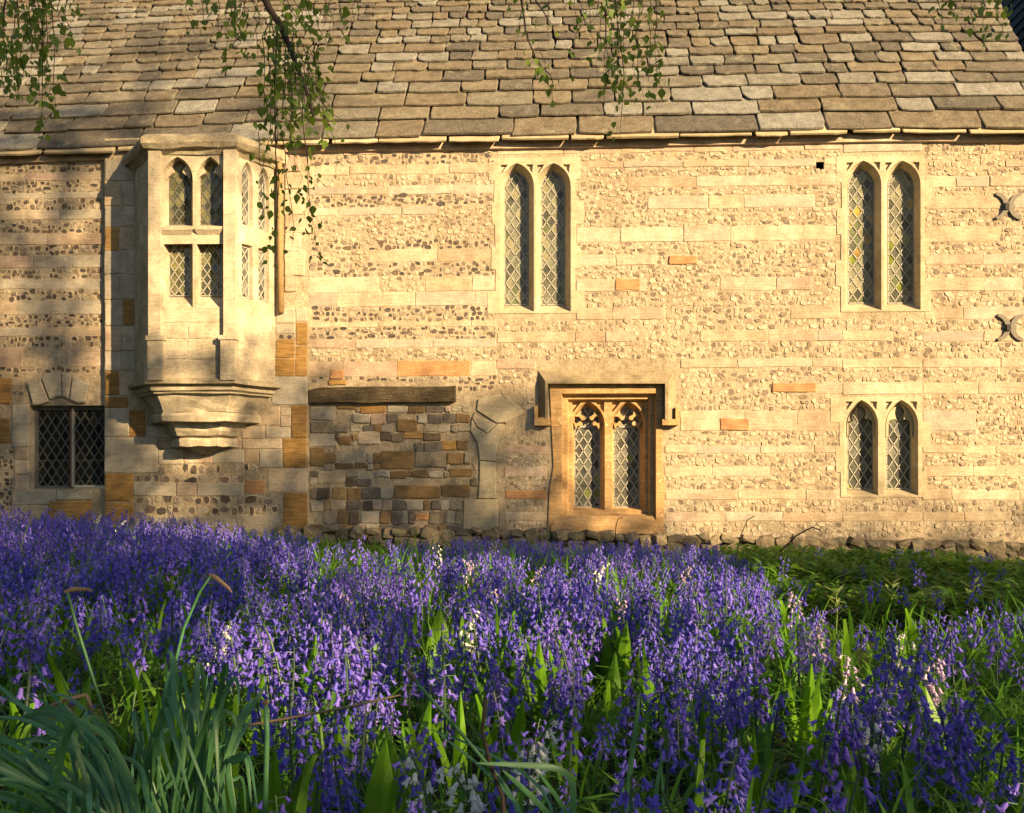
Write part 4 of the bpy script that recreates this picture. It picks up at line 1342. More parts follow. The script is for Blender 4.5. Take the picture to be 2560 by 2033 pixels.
def leaf_strip(L, w, rise, arch_, n=4, fold=.25):
    """strap leaf leaving the origin along +x: verts, faces"""
    vs, fs = [], []
    for i in range(n + 1):
        t = i / n
        x = L * (t * math.cos(rise) + arch_ * t * t * .5)
        z = L * (t * math.sin(rise) - arch_ * t * t * t * .75)
        ww = w * (0.7 + .9 * t - 1.55 * t ** 3) if i < n else w * .06
        vs += [(x, -ww / 2, z + fold * ww * .5), (x, 0, z), (x, ww / 2, z + fold * ww * .5)]
    for i in range(n):
        for k in range(2):
            fs.append((i*3+k, (i+1)*3+k, (i+1)*3+k+1, i*3+k+1))
    return np.array(vs), fs

# ---- positions: dense drift between the camera and the wall
def density(px, py, d):
    """how thickly the drift stands where its flower heads show"""
    k = 1.0
    back = np.interp(px, [0, 150, 330, 560, 700, 800, 1000, 1200, 1700, 2000], [1262, 1268, 1280, 1300, 1318, 1340, 1346, 1340, 1352, 1360])
    if py < back + R.gauss(0, 9): return 0.0
    if py < back + 18: k *= .5
    if py > 1470: k *= np.interp(py, [1470, 1600, 1750, 2000], [1, .74, .68, .85])
    border = np.interp(px, [1600, 1750, 1950, 2100, 2300, 2450, 2700], [1300, 1330, 1440, 1545, 1520, 1470, 1480])
    if px > 1600 and py < border: k *= 0.035
    if 780 < px < 1000 and py < 1400: k *= .35
    if 1000 < px < 1130 and py < 1350: k *= .3
    if px < 640 and py > 1630: k *= .10
    if px < 800 and 1590 < py <= 1680: k *= .45
    if px > 2330 and py > 1830: k *= .7
    if px > 2430 and py > 1920: k *= .5
    if 560 < px < 760 and 1700 < py < 1900: k *= .35
    if px > 2350 and 1640 < py < 1830: k *= .7
    return k
plants = []
target = 2900
tries = 0
while len(plants) < target and tries < 60000:
    tries += 1
    d = math.sqrt(R.uniform(1.15 ** 2, 12.6 ** 2))
    lat = R.uniform(-.53, .53) * d
    if d < 2.4: lat *= 1.04
    p = CP + FW * d + RT * lat
    if p.y > -.55: continue
    h = R.gauss(.33, .055) if R.random() < .87 else R.uniform(.2, .28)
    if lat / d < -.2 and d > 6: h += .04
    z = gz(p.x, p.y)
    px, py, _ = project(p.x, p.y, z + h)
    if R.random() > density(px, py, d): continue
    # clumping
    cl = math.sin(p.x * 5.3 + math.sin(p.y * 3.7) * 1.5) * math.sin(p.y * 4.9 + math.sin(p.x * 3.3) * 1.5)
    if R.random() > .46 + .75 * cl: continue
    plants.append((d, p.x, p.y, z, h, px, py))
plants.sort(key=lambda q: q[0])
near = [q for q in plants if -40 < q[5] < 2600 and q[6] < 2120][:300]
near_set = set(id(q) for q in near)
far = [q for q in plants if id(q) not in near_set]

# ---- prototypes for the near plants: shared meshes
def col_set(key, n, seed):
    rr = random.Random(seed)
    pm = M[key]
    out = []
    bv, bf = bell_arrays(6, True)
    bell = new_mesh('bell', bv, bf, pm); bell.polygons.foreach_set('use_smooth', [True] * len(bf))
    for i in range(n):
        h0 = .335
        pts, pl = spike(rr, rr.randint(12, 18), h0, rr.random() < .45)
        mb = MB(); mb.tube(pts, [.0032, .0032, .003, .003, .0027, .0024, .002, .0014], 5)
        for p, q, a, tilt, sz in pl: mb.tube([p, q], [.0011, .0010], 3)
        st = new_mesh('stem', mb.v, mb.f, M['stem'])
        out.append((st, [(bell, bell_matrix(q, a, tilt, sz)) for p, q, a, tilt, sz in pl]))
    return out
PROTO = {'petal': col_set('petal', 7, 3), 'petal_white': col_set('petal_white', 3, 5), 'petal_pink': col_set('petal_pink', 2, 9)}
LEAFM = []
for i in range(5):
    v, f = leaf_strip(R.uniform(.26, .38), R.uniform(.012, .017), rad(R.uniform(55, 80)), R.uniform(.5, 1.0))
    LEAFM.append(new_mesh('leaf', v, f, M['leaf']))

def bluebell(x, y, z, h, key, label, group, proto=None, leaves=3):
    o = bpy.data.objects.new('bluebell', None)
    o.empty_display_size = .05
    o.location = (x, y, z - .01)
    o.rotation_euler = (R.gauss(0, .09), R.gauss(0, .09), R.uniform(0, 6.28))
    s = h / .335
    o.scale = (s, s, s)
    COL.objects.link(o)
    tag(o, label, 'flower', group)
    st, bells = PROTO[key][proto if proto is not None else R.randrange(len(PROTO[key]))]
    link('stem', st, o)
    for me, mt in bells:
        b = bpy.data.objects.new('bell', me); b.parent = o; b.matrix_local = mt; COL.objects.link(b)
    for k in range(leaves):
        link('leaf', R.choice(LEAFM), o, (0, 0, 0), rot=(0, 0, R.uniform(0, 6.28)), scale=(1, 1, R.uniform(.8, 1.1)))
    return o

def near_label(px, py):
    where = (('among the daffodil leaves in the left corner' if py > 1690 else 'behind the daffodil leaves on the left') if px < 640 else 'below the blocked doorway' if px < 1130 else 'below the arch stones, left of the bent daffodil leaves' if px < 1340 else
             'below the orange window' if px < 1680 else 'between the orange window and the right-hand windows' if px < 2080 else 'below the right-hand windows' if px < 2330 else 'in the grass of the right corner')
    row = 'front edge' if py > 1860 else 'second tier' if py > 1770 else 'third tier' if py > 1690 else 'fourth tier'
    return 'violet-blue bluebell of the %s, %s' % (row, where), 'bluebells of the %s %s' % (row, where)
for q in near:
    lb, gr = near_label(q[5], q[6])
    bluebell(q[1], q[2], q[3], q[4], 'petal', lb, gr)

# white and pink ones, each where the photo shows it
def by_top(px, py, h=.33):
    """ground point of a plant of height h whose top shows at px, py"""
    lo, hi = .9, 13.0
    for _ in range(40):
        d = (lo + hi) / 2
        p = CP + FW * d + RT * ((px - 1280) / F * d)
        top = project(p.x, p.y, gz(p.x, p.y) + h)[1]
        if top > py: lo = d
        else: hi = d
    return p.x, p.y, gz(p.x, p.y), d
W_ = [(1296, 1768, .34, 'white bluebell standing upright right of centre in the drift'), (1326, 1828, .32, 'white bluebell just below another white one right of centre'),
      (1118, 1898, .34, 'white bluebell at the left of the near white cluster'), (1166, 1925, .33, 'white bluebell in the middle of the near white cluster'), (1208, 1936, .31, 'white bluebell at the right of the near white cluster'),
      (1196, 1532, .34, 'white bluebell amid blue ones near the middle of the drift'), (2196, 1580, .34, 'white bluebell beside pink ones on the right'), (2222, 1752, .33, 'white bluebell low on the right of the drift'),
      (2128, 1716, .33, 'small white bluebell left of the low right white one'), (240, 1286, .36, 'white bluebell by the wall below the dark casement'), (282, 1300, .34, 'white bluebell just right of the one below the casement'), (534, 1556, .33, 'white bluebell alone among blue ones on the left'),
      (1104, 1362, .33, 'white bluebell near the footing of the blocked doorway'), (1476, 1404, .33, 'white bluebell below the orange window'), (90, 1985, .30, 'pale cream bluebell at the bottom left edge')]
for px, py, h, lb in W_:
    x, y, z, d = by_top(px, py, h)
    bluebell(x, y, z, h + .03, 'petal_white', lb, None)
P_ = [(856, 1440, .36), (884, 1470, .35), (872, 1500, .33), (900, 1506, .34), (1222, 1336, .38), (1206, 1378, .34), (1180, 1390, .33), (1330, 1402, .32), (1352, 1420, .33), (1238, 1452, .33), (1700, 1402, .34), (2004, 1548, .34), (2040, 1540, .36), (2062, 1530, .36),
      (2330, 1610, .35), (2130, 1610, .33), (1972, 1462, .33), (1560, 1480, .33)]
for px, py, h in P_:
    x, y, z, d = by_top(px, py, h)
    g = 'pale pink bluebells left of the middle' if px < 1000 else 'pale pink bluebells in the middle of the drift' if px < 1800 else 'pale pink bluebells on the right'
    bluebell(x, y, z, h, 'petal_pink', {'l': 'pale pink bluebell in the tall clump left of the middle', 'm': 'pale pink bluebell in the sunlit middle of the drift', 'r': 'pale pink bluebell in the right half of the drift'}['l' if px < 1000 else 'm' if px < 1800 else 'r'], g)

# ---- the rest of the drift, one mass
def bake(parts, names, mats, name, label, cat):
    """parts: list of (verts Nx3, tri/quad faces list, material index); joined fast"""
    nv = sum(len(p[0]) for p in parts)
    V = np.concatenate([p[0] for p in parts])
    loops, starts, totals, mi = [], [], [], []
    b = 0
    L = 0
    for v, (fl, ft), m in parts:
        loops.append(fl + b); totals.append(ft); mi.append(np.full(len(ft), m, np.int32))
        b += len(v)
    loops = np.concatenate(loops).astype(np.int32); totals = np.concatenate(totals).astype(np.int32); mi = np.concatenate(mi)
    starts = np.concatenate([[0], np.cumsum(totals)[:-1]]).astype(np.int32)
    me = bpy.data.meshes.new(name)
    me.vertices.add(nv); me.vertices.foreach_set('co', V.astype(np.float32).ravel())
    me.loops.add(len(loops)); me.loops.foreach_set('vertex_index', loops)
    me.polygons.add(len(totals)); me.polygons.foreach_set('loop_start', starts); me.polygons.foreach_set('loop_total', totals)
    for m in mats: me.materials.append(m)
    me.polygons.foreach_set('material_index', mi)
    me.update(calc_edges=True)
    me.validate()
    o = bpy.data.objects.new(name, me); COL.objects.link(o)
    tag(o, label, cat, kind='stuff')
    return o
def pack(fs): return np.array([i for f in fs for i in f], np.int64), np.array([len(f) for f in fs], np.int64)
def variant(seed, lod):
    rr = random.Random(seed)
    pts, pl = spike(rr, rr.randint(12, 17) if lod else rr.randint(11, 15), .335, rr.random() < .45)
    n = 6 if lod else 4
    bv, bf = bell_arrays(n, False)
    V, FS = [], []
    b = 0
    for p, q, a, tilt, sz in pl:
        mt = np.array(bell_matrix(q, a, tilt, sz * (1.0 if lod else 1.15)))
        V.append(bv @ mt[:3, :3].T + mt[:3, 3]); FS += [tuple(i + b for i in f) for f in bf]; b += len(bv)
    petals = (np.concatenate(V), pack(FS))
    mb = MB(); mb.tube([pts[0], pts[3], pts[5], pts[7]], [.0034, .0032, .0028, .0018], 3)
    return petals, (np.array(mb.v), pack(mb.f))
VAR = {True: [variant(100 + i, True) for i in range(8)], False: [variant(200 + i, False) for i in range(8)]}
parts = []
for d, x, y, z, h, px, py in far:
    pe, st = R.choice(VAR[d < 4.5])
    a = R.uniform(0, 6.28); s = h / .335
    c, sn = math.cos(a) * s, math.sin(a) * s
    k_ = .35 if R.random() < .08 else .11
    rot = np.array([[c, -sn, R.gauss(0, k_)], [sn, c, R.gauss(0, k_)], [0, 0, s]])
    o = np.array([x, y, z - .01])
    fat = 1.0 if d < 6 else 1.12
    parts.append((pe[0] @ rot.T * np.array([1, 1, 1]) + o, pe[1], 0)); parts.append((st[0] @ rot.T + o, st[1], 1))
bake(parts, None, [M['petal'], M['stem']], 'bluebell_drift', 'dense drift of violet-blue bluebells reaching back to the building', 'flowers')

# ---- leaves and grass under them
lv = [leaf_strip(R.uniform(.26, .40), R.uniform(.011, .018), rad(R.uniform(55, 82)), R.uniform(.2, .9), 4) for _ in range(10)]
lv = [(v, pack(f)) for v, f in lv]
parts = []
def scatter(var, x, y, z, s, m, tilt=0.0):
    v, f = R.choice(var)
    a = R.uniform(0, 6.28); c, sn = math.cos(a) * s, math.sin(a) * s
    rot = np.array([[c, -sn, 0], [sn, c, 0], [0, 0, s * R.uniform(.8, 1.15)]])
    parts.append((v @ rot.T + np.array([x, y, z]), f, m))
for d, x, y, z, h, px, py in far:
    for k in range(4 if d < 6 else 3):
        scatter(lv, x + R.gauss(0, .03), y + R.gauss(0, .03), z - .01, R.uniform(.8, 1.15), 0)
cnt = 0
while cnt < 15000:
    d = math.sqrt(R.uniform(1.2 ** 2, 13.2 ** 2)); lat = R.uniform(-.53, .53) * d
    p = CP + FW * d + RT * lat
    if p.y > -.16: continue
    z = gz(p.x, p.y)
    px, py, _ = project(p.x, p.y, z + .2)
    cover = px > 1650 and py < np.interp(px, [1600, 1750, 1950, 2100, 2300, 2450, 2700], [1300, 1360, 1480, 1590, 1570, 1520, 1520])
    if cover and R.random() < .75: continue
    scatter(lv, p.x, p.y, z - .01, R.uniform(.45, .95) * (.7 if cover or p.y > -5 else 1), 0 if R.random() < .4 else 1)
    cnt += 1
gb = []
for _ in range(8):
    v, f = leaf_strip(R.uniform(.16, .30), R.uniform(.0035, .006), rad(R.uniform(50, 85)), R.uniform(.3, 1.2), 3, 0)
    gb.append((v, pack(f)))
cnt = 0
while cnt < 14000:
    d = math.sqrt(R.uniform(1.2 ** 2, 13.2 ** 2)); lat = R.uniform(-.53, .53) * d
    p = CP + FW * d + RT * lat
    if p.y > -.14: continue
    z = gz(p.x, p.y)
    px, py, _ = project(p.x, p.y, z + .2)
    cover = px > 1650 and py < np.interp(px, [1600, 1750, 1950, 2100, 2300, 2450, 2700], [1300, 1360, 1480, 1590, 1570, 1520, 1520])
    if cover and R.random() < .8: continue
    k = 1.0
    if px > 2200 and py > 1750: k = 1.25
    if p.y > -5: k = .75
    scatter(gb, p.x, p.y, z - .01, R.uniform(.6, 1.2) * k, 1)
    cnt += 1
cnt = 0
while cnt < 1500:
    d = R.uniform(1.5, 4.2); lat = R.uniform(.30, .52) * d
    p_ = CP + FW * d + RT * lat
    scatter(gb, p_.x, p_.y, gz(p_.x, p_.y) - .01, R.uniform(.9, 1.5), 1); cnt += 1
bake(parts, None, [M['leaf'], M['grass']], 'grass', 'green grass and strap leaves standing between the bluebells', 'grass')

# ---- low leafy cover on the right, under the wall
def ovate(L, w, n=3, droop=.3):
    vs, fs = [], []
    prof = [(0, .08), (.25, .8), (.55, 1.0), (.82, .55), (1.0, .03)]
    for t, ww in prof:
        x = L * t; z = -droop * L * t * t
        vs += [(x, -w * ww / 2, z + .12 * w * ww), (x, 0, z), (x, w * ww / 2, z + .12 * w * ww)]
    for i in range(len(prof) - 1):
        for k in range(2): fs.append((i*3+k, (i+1)*3+k, (i+1)*3+k+1, i*3+k+1))
    return np.array(vs), fs
ov = []
for _ in range(8):
    v, f = ovate(R.uniform(.05, .095), R.uniform(.026, .046), droop=R.uniform(.0, .9))
    a = R.uniform(.15, 1.35)
    v = v @ np.array([[math.cos(a), 0, -math.sin(a)], [0, 1, 0], [math.sin(a), 0, math.cos(a)]]).T
    v[:, 2] *= -1 if R.random() < 0 else 1
    ov.append((v, pack(f)))
parts = []
cnt = 0
while cnt < 16000:
    x, y = R.uniform(1.2, 7.2), R.uniform(-7.5, -.15)
    z = gz(x, y)
    px, py, d = project(x, y, z + .12)
    if px > 2640 or px < 1640: continue
    if py > np.interp(px, [1600, 1750, 1950, 2100, 2300, 2450, 2700], [1300, 1375, 1500, 1610, 1600, 1570, 1560]): continue
    hh_ = .08 + .20 * (.5 + .5 * math.sin(x * 2.3 + 1.1 * math.sin(y * 2.1)) * math.sin(y * 2.9 + x))
    scatter(ov, x, y, z + hh_ * R.random() ** .5 + .02, R.uniform(.8, 1.3), 0)
    cnt += 1
bake(parts, None, [M['cover']], 'ground_cover', 'low green leafy ground cover below the footing on the right', 'plants')

# pale sprigs lit in it
for px, py, lb in ((2090, 1462, 'pale yellow-green sprig at the left of the leafy ground cover'), (2316, 1462, 'pale yellow-green sprig in the middle of the leafy ground cover'), (2345, 1466, 'smaller pale yellow-green sprig right of the middle one'), (2432, 1452, 'pale yellow-green sprig at the right of the leafy ground cover'), (2232, 1450, 'faint pale sprig left of the middle of the ground cover')):
    x, y, z, d = by_top(px, py, .26)
    o = bpy.data.objects.new('leafy_sprig', None); o.location = (x, y, z); COL.objects.link(o)
    tag(o, lb, 'plant')
    mb = MB(); mb.tube([(0, 0, 0), (.006, 0, .12), (.0, .004, .24)], [.004, .0035, .002], 5); mb.build('stem', M['spurge'], o)
    for k in range(11):
        v, f = ovate(R.uniform(.06, .09), R.uniform(.022, .034), droop=R.uniform(-.3, .3))
        t = .10 + .15 * k / 11
        mk('leaf', v, f, M['spurge'], o, (0, 0, t), rot=(0, -R.uniform(.2, .9), k * 2.4 + R.uniform(-.3, .3)))

# ---- dock: broad leaves
def dock_leaf(L, w, bend, wav, n=7):
    vs, fs = [], []
    for i in range(n + 1):
        t = i / n
        ww = w * (math.sin(math.pi * min(1, t * 1.02) ** .75)) ** .8 if 0 < i < n else w * .06
        x = bend * t * t * L; z = L * (t - .18 * abs(bend) * t * t)
        e = wav * math.sin(i * 2.1 + .7)
        vs += [(x + e * .6, -ww / 2, z + e * .3), (x + .012 * 1, 0, z), (x - e * .6, ww / 2, z - e * .3)]
    for i in range(n):
        for k in range(2): fs.append((i*3+k, (i+1)*3+k, (i+1)*3+k+1, i*3+k+1))
    return vs, fs
DOCK = [(1097, 1518, 104, 62), (1128, 1530, 90, 40), (1380, 1478, 64, 26), (1362, 1575, 80, 26), (1400, 1590, 56, 24), (1520, 1540, 62, 40), (1560, 1535, 60, 36), (1248, 1515, 52, 34), (942, 1478, 46, 34), (995, 1486, 40, 30), (925, 1842, 158, 84), (632, 1612, 92, 40), (446, 1680, 170, 66), (1520, 1622, 44, 46),
        (2007, 1632, 80, 36), (2035, 1680, 80, 36), (2384, 1705, 96, 46), (1820, 1895, 100, 50), (1850, 1960, 90, 60), (770, 1575, 60, 30), (1640, 1600, 54, 30), (1228, 1700, 70, 30), (700, 1900, 110, 60), (160, 1690, 90, 60), (60, 1720, 80, 60), (1410, 1740, 50, 34), (2120, 1540, 56, 30), (1985, 1490, 60, 30), (2280, 1780, 60, 34), (1760, 1700, 60, 34), (1050, 1760, 60, 30)]
for _ in range(26):
    DOCK.append((R.uniform(60, 2500), R.uniform(1500, 1880), R.uniform(50, 95), R.uniform(26, 46)))
DLAB = {(925, 1842): 'large bright green dock leaf at the bottom left of centre', (1097, 1518): 'broad bright green dock leaf standing left of the middle', (446, 1680): 'broad dock leaf behind the daffodil leaves', (2384, 1705): 'broad dark green dock leaf on the right side', (1820, 1895): 'broad dock leaf low at the right of centre'}
for t in DOCK:
    px, py, hpx, wpx = t
    x, y, z, d = by_top(px, py, .30)
    L = max(.30, hpx * d / F * 1.3)
    o = bpy.data.objects.new('dock_plant', None); o.location = (x, y, z - .01); COL.objects.link(o)
    lb = DLAB.get((px, py))
    zone = ('in the %s drift below the %s' % ('nearer' if py > 1680 else 'middle' if py > 1570 else 'farther', 'casement and oriel' if px < 770 else 'blocked doorway' if px < 1240 else 'orange window' if px < 1680 else 'plain lit wall' if px < 2080 else 'right-hand windows'))
    tag(o, lb or 'bright green dock leaf rising ' + zone, 'plant', None if lb else 'dock leaves ' + zone)
    az = R.gauss(-math.pi / 2, .5)
    for k in range(2):
        vs, fs = dock_leaf((L if k == 0 else L * .8) * 1.02, wpx * d / F * (1.1 if k == 0 else .85), R.uniform(-.25, .35), R.uniform(.002, .006))
        mk('leaf', vs, fs, M['dock'], o, (R.uniform(-.02, .02) * k, R.uniform(-.02, .02), 0), rot=(R.gauss(0, .12) + (.25 * (1 if R.random() < .5 else -1)) * k, R.gauss(0, .1), az + R.gauss(0, .3) + (1.0 if k else 0)))

# ---- daffodil clumps: long strap leaves, one part each
def strap(points, w, name, parent, loc, twist=0.0, mat=None):
    """ribbon leaf along 3D points (parent space)"""
    pts = [Vector(p) for p in points]
    # smooth the path
    for _ in range(2):
        out = [pts[0]]
        for a, b in zip(pts[:-1], pts[1:]): out += [a.lerp(b, .25), a.lerp(b, .75)]
        pts = out + [pts[-1]]
    view = (CP - (Vector(loc) + pts[len(pts) // 2])).normalized()
    n = len(pts)
    vs, fs = [], []
    for i, p in enumerate(pts):
        t = (pts[min(n-1, i+1)] - pts[max(0, i-1)]).normalized()
        s = t.cross(view)
        s = s.normalized() if s.length > .05 else Vector((1, 0, 0))
        s = (Matrix.Rotation(twist * (i / n), 3, t) @ s)
        k = i / (n - 1)
        ww = w * .47 * min(1, .6 + k * 1.2) * (1 if k < .62 else max(.06, 1 - ((k - .62) / .38) ** 1.7 * .94))
        up = t.cross(s)
        vs += [p - s * ww / 2 + up * ww * .12, p, p + s * ww / 2 + up * ww * .12]
    for i in range(n - 1):
        for k in range(2): fs.append((i*3+k, (i+1)*3+k, (i+1)*3+k+1, i*3+k+1))
    o = mk(name, vs, fs, mat or M['daff'], parent)
    return smooth(o)
def clump(name, label, cat, px, d, leaves):
    base = CP + FW * d + RT * ((px - 1280) / F * d)
    base.z = gz(base.x, base.y)
    o = bpy.data.objects.new(name, None); o.location = base; COL.objects.link(o)
    tag(o, label, cat)
    more = []
    for pth, w, dd in leaves:
        more.append((pth, w, dd))
        if len(leaves) > 6:
            for _ in range(2):
                sx, sy = R.uniform(-55, 55), R.uniform(-20, 60)
                fx, fy = R.uniform(.55, 1.35), R.uniform(.7, 1.12)
                a0, b0 = pth[0]
                more.append(([(a0 + (a - a0) * fx + sx + R.gauss(0, 14), b0 + (b - b0) * fy + R.gauss(0, 12)) for a, b in pth], w * R.uniform(.6, 1.0), dd + R.uniform(-.12, .25)))
    for pth, w, dd in more:
        pts = [UD(a, b, d + dd * (i / (len(pth) - 1))) - base for i, (a, b) in enumerate(pth)]
        root = Vector(((pts[0].x) * .5, pts[0].y * .5, 0))
        pts = [root] + pts
        strap(pts, w, 'leaf', o, base, R.uniform(-.5, .5))
    return o
clump('daffodil_clump', 'clump of upright blue-green daffodil leaves with folded tips, lower left', 'plant', 480, 1.75, [
    ([(560, 2100), (440, 1800), (428, 1640), (440, 1650), (446, 1740)], .017, .10), ([(520, 2100), (496, 1800), (492, 1660), (504, 1660), (508, 1740)], .018, .05),
    ([(500, 2100), (540, 1780), (562, 1660), (570, 1662), (566, 1720)], .014, -.05), ([(470, 2100), (540, 1790), (580, 1692), (596, 1700), (598, 1765)], .015, -.08),
    ([(300, 2100), (380, 1860), (408, 1768), (420, 1780), (478, 2010)], .020, -.12), ([(420, 2080), (500, 1850), (528, 1768), (540, 1790), (548, 2000)], .019, -.10),
    ([(520, 2100), (570, 1860), (650, 1735), (664, 1712)], .017, .05), ([(480, 2100), (520, 1790), (520, 1716), (528, 1712), (500, 1830)], .015, -.06),
    ([(600, 2100), (560, 1900), (600, 1890), (616, 1880), (628, 2010)], .016, -.10), ([(420, 2100), (392, 1950), (402, 1800), (412, 1900)], .014, .05),
    ([(600, 2100), (560, 1850), (620, 1760), (636, 1750)], .014, .10), ([(430, 2100), (350, 1880), (330, 1770), (344, 1790), (362, 1860)], .016, .1),
    ([(460, 2100), (450, 1880), (470, 1760), (474, 1720)], .015, .08), ([(360, 2100), (420, 1930), (500, 1830), (560, 1800)], .014, .06), ([(540, 2100), (500, 1900), (460, 1790), (445, 1720)], .014, .14)])
clump('daffodil_clump', 'sprawling clump of long arching daffodil leaves in the bottom left corner', 'plant', 300, 1.55, [
    ([(330, 2080), (210, 1900), (60, 1770), (-30, 1690)], .018, .15), ([(300, 2100), (180, 1960), (40, 1860), (-40, 1830)], .018, .05), ([(280, 2100), (160, 2010), (20, 1930), (-50, 1900)], .018, -.05),
    ([(340, 2100), (250, 1930), (130, 1800), (0, 1740)], .017, .2), ([(120, 2080), (140, 1960), (170, 1820), (200, 1806), (250, 1860)], .019, -.1), ([(200, 2100), (120, 2020), (0, 1980), (-60, 1975)], .017, -.1),
    ([(320, 2100), (250, 1860), (150, 1770), (60, 1790), (20, 1850)], .016, .1), ([(60, 2100), (80, 1990), (170, 1950), (260, 2040)], .016, -.1), ([(300, 2090), (230, 1850), (120, 1760), (40, 1800)], .015, .25),
    ([(260, 2100), (200, 1900), (180, 1820), (150, 1790), (100, 1830)], .017, .05), ([(340, 2100), (300, 1880), (240, 1790), (200, 1770)], .016, .18), ([(180, 2100), (90, 1980), (-20, 1950)], .017, -.15),
    ([(360, 2100), (330, 1950), (270, 1840), (200, 1800), (130, 1850)], .017, 0.), ([(130, 2100), (60, 2040), (-40, 2020)], .017, -.15), ([(20, 2100), (70, 1920), (120, 1860), (200, 1870)], .015, .0), ([(210, 2100), (210, 2020), (222, 1965), (226, 2060)], .022, -.2),
    ([(310, 2100), (200, 1870), (90, 1790), (0, 1800)], .016, .12), ([(290, 2100), (150, 1930), (30, 1880), (-40, 1890)], .017, .02), ([(250, 2100), (130, 1990), (0, 1905), (-50, 1880)], .016, -.02)])
clump('bent_daffodil_leaves', 'few bent daffodil leaves lying over the bluebells, bottom centre', 'plant', 1330, 1.5, [
    ([(1330, 2100), (1280, 1990), (1190, 1905), (1085, 1825)], .010, .1), ([(1420, 2100), (1440, 1960), (1400, 1918), (1300, 1912), (1190, 1908)], .019, -.05), ([(1400, 2100), (1360, 1960), (1200, 1870), (1075, 1822)], .010, .15), ([(1420, 2090), (1330, 1990), (1255, 1925)], .016, -.03), ([(1450, 2100), (1400, 2000), (1345, 1930)], .014, -.05)])
clump('single_leaf_blade', 'single upright blue-green leaf blade right of centre near the bottom', 'plant', 1580, 1.7, [([(1568, 2090), (1572, 1950), (1590, 1820), (1598, 1745)], .017, 0.0)])
clump('single_leaf_blade', 'pair of upright leaf blades low at the right of centre', 'plant', 1640, 1.6, [([(1630, 2090), (1640, 1980), (1652, 1900)], .014, 0.0), ([(1664, 2090), (1656, 1960), (1650, 1850)], .008, 0.0)])

# ---- spent flower stalks, sticks, thin stalks
def stalk(name, label, cat, pth, d, r, mat, head=None):
    pts = [UD(a, b, d if not isinstance(d, (list, tuple)) else d[i]) for i, (a, b) in enumerate(pth)]
    base = pts[-1].copy()
    o = bpy.data.objects.new(name, None); o.location = base; COL.objects.link(o)
    tag(o, label, cat)
    rr_ = [r * (.75 + .25 * i / (len(pts) - 1)) for i in range(len(pts))]
    mb = MB(); mb.tube([p - base for p in pts], rr_, 6); smooth(mb.build('stem', mat, o))
    if head:
        hb = MB()
        q = pts[0] - base
        t = Vector(head[0]).normalized()
        L, w = head[1], head[2]
        hb.tube([q - t * .1 * L, q + t * .2 * L, q + t * .45 * L + Vector((0, 0, -.003)), q + t * .75 * L + Vector((.002, 0, -.008)), q + t * .9 * L + Vector((.003, 0, -.014))], [w * .3, w * .6, w * .5, w * .42, w * .1], 6)
        hb.build('withered_head', M['dry'], o)
    return o
stalk('spent_daffodil', 'spent daffodil stalk with a brown withered head, left', 'flower', [(168, 1478), (190, 1560), (240, 1720), (320, 1960)], 1.9, .0034, M['daff'], ((.8, 0, .25), .05, .008))
stalk('spent_daffodil', 'drooping spent daffodil stalk with a pale sheath, left of centre', 'flower', [(528, 1438), (500, 1480), (460, 1570), (432, 1680), (430, 1900)], 2.0, .0034, M['daff'], ((.6, 0, -.3), .045, .008))
stalk('spent_daffodil', 'leaning seed-headed stalk with a brown tip at the centre', 'flower', [(1036, 1700), (1080, 1750), (1150, 1830), (1260, 1960), (1330, 2080)], 1.55, .0034, M['daff'], ((-.5, 0, .9), .03, .009))
stalk('spent_daffodil', 'short brown withered flower stalk beside the daffodil clump', 'flower', [(664, 1762), (668, 1830), (664, 1980), (660, 2080)], 1.6, .005, M['daff'], ((-.1, 0, 1), .02, .009))
stalk('dry_stick', 'long pale dry stick lying across the bluebells', 'stick', [(1000, 1738), (860, 1770), (720, 1796), (606, 1816)], [2.2, 2.05, 1.95, 1.85], .0028, M['dry'])
stalk('dark_twig', 'thin dark upright twig at the bottom centre', 'twig', [(1214, 1742), (1206, 1830), (1228, 1920), (1256, 1990), (1262, 2090)], 1.5, .0035, M['twig'])
stalk('brown_stick', 'small bent brown stick left of the daffodil leaves', 'stick', [(108, 1772), (170, 1748), (216, 1738), (224, 1760), (240, 1830)], 2.0, .005, M['dry'])
for i, (a, b) in enumerate((((492, 1262), (518, 1370)), ((412, 1240), (450, 1380)), ((576, 1226), (596, 1320)), ((652, 1240), (680, 1330)), ((690, 1222), (706, 1320)), ((548, 1240), (552, 1340)), ((470, 1290), (500, 1380)), ((44, 1180), (30, 1330)))):
    x, y, z, d = by_top(a[0], a[1] + 40, .36)
    stalk('dry_grass_stalk', 'thin pale dry stalk standing against the wall below the oriel' if i < 7 else 'thin dry stalk standing against the wall at the far left', 'grass stalk', [a, ((a[0] + b[0]) / 2 - 3, (a[1] + b[1]) / 2), b], d, .004, M['dry'])
    if i < 7: COL.objects[-1]  # alike stalks share a group
for o in [o for o in COL.objects if o.name.startswith('dry_grass_stalk') and 'below the oriel' in o.get('label', '')]:
    o['group'] = 'dry stalks below the oriel'
stalk('curved_stem', 'thin curved stem rising in front of the lit wall, right of the orange window', 'stem', [(1886, 1290), (1868, 1300), (1850, 1345), (1840, 1400)], 7.5, .004, M['twig'])
stalk('curved_stem', 'thin arching stem in front of the footing on the right', 'stem', [(2050, 1325), (2030, 1318), (1990, 1340), (1950, 1380)], 7.5, .006, M['twig'])
stalk('curved_stem', 'thin bent stem in front of the orange window sill', 'stem', [(1556, 1294), (1545, 1297), (1540, 1315), (1538, 1345)], 9.0, .004, M['twig'])

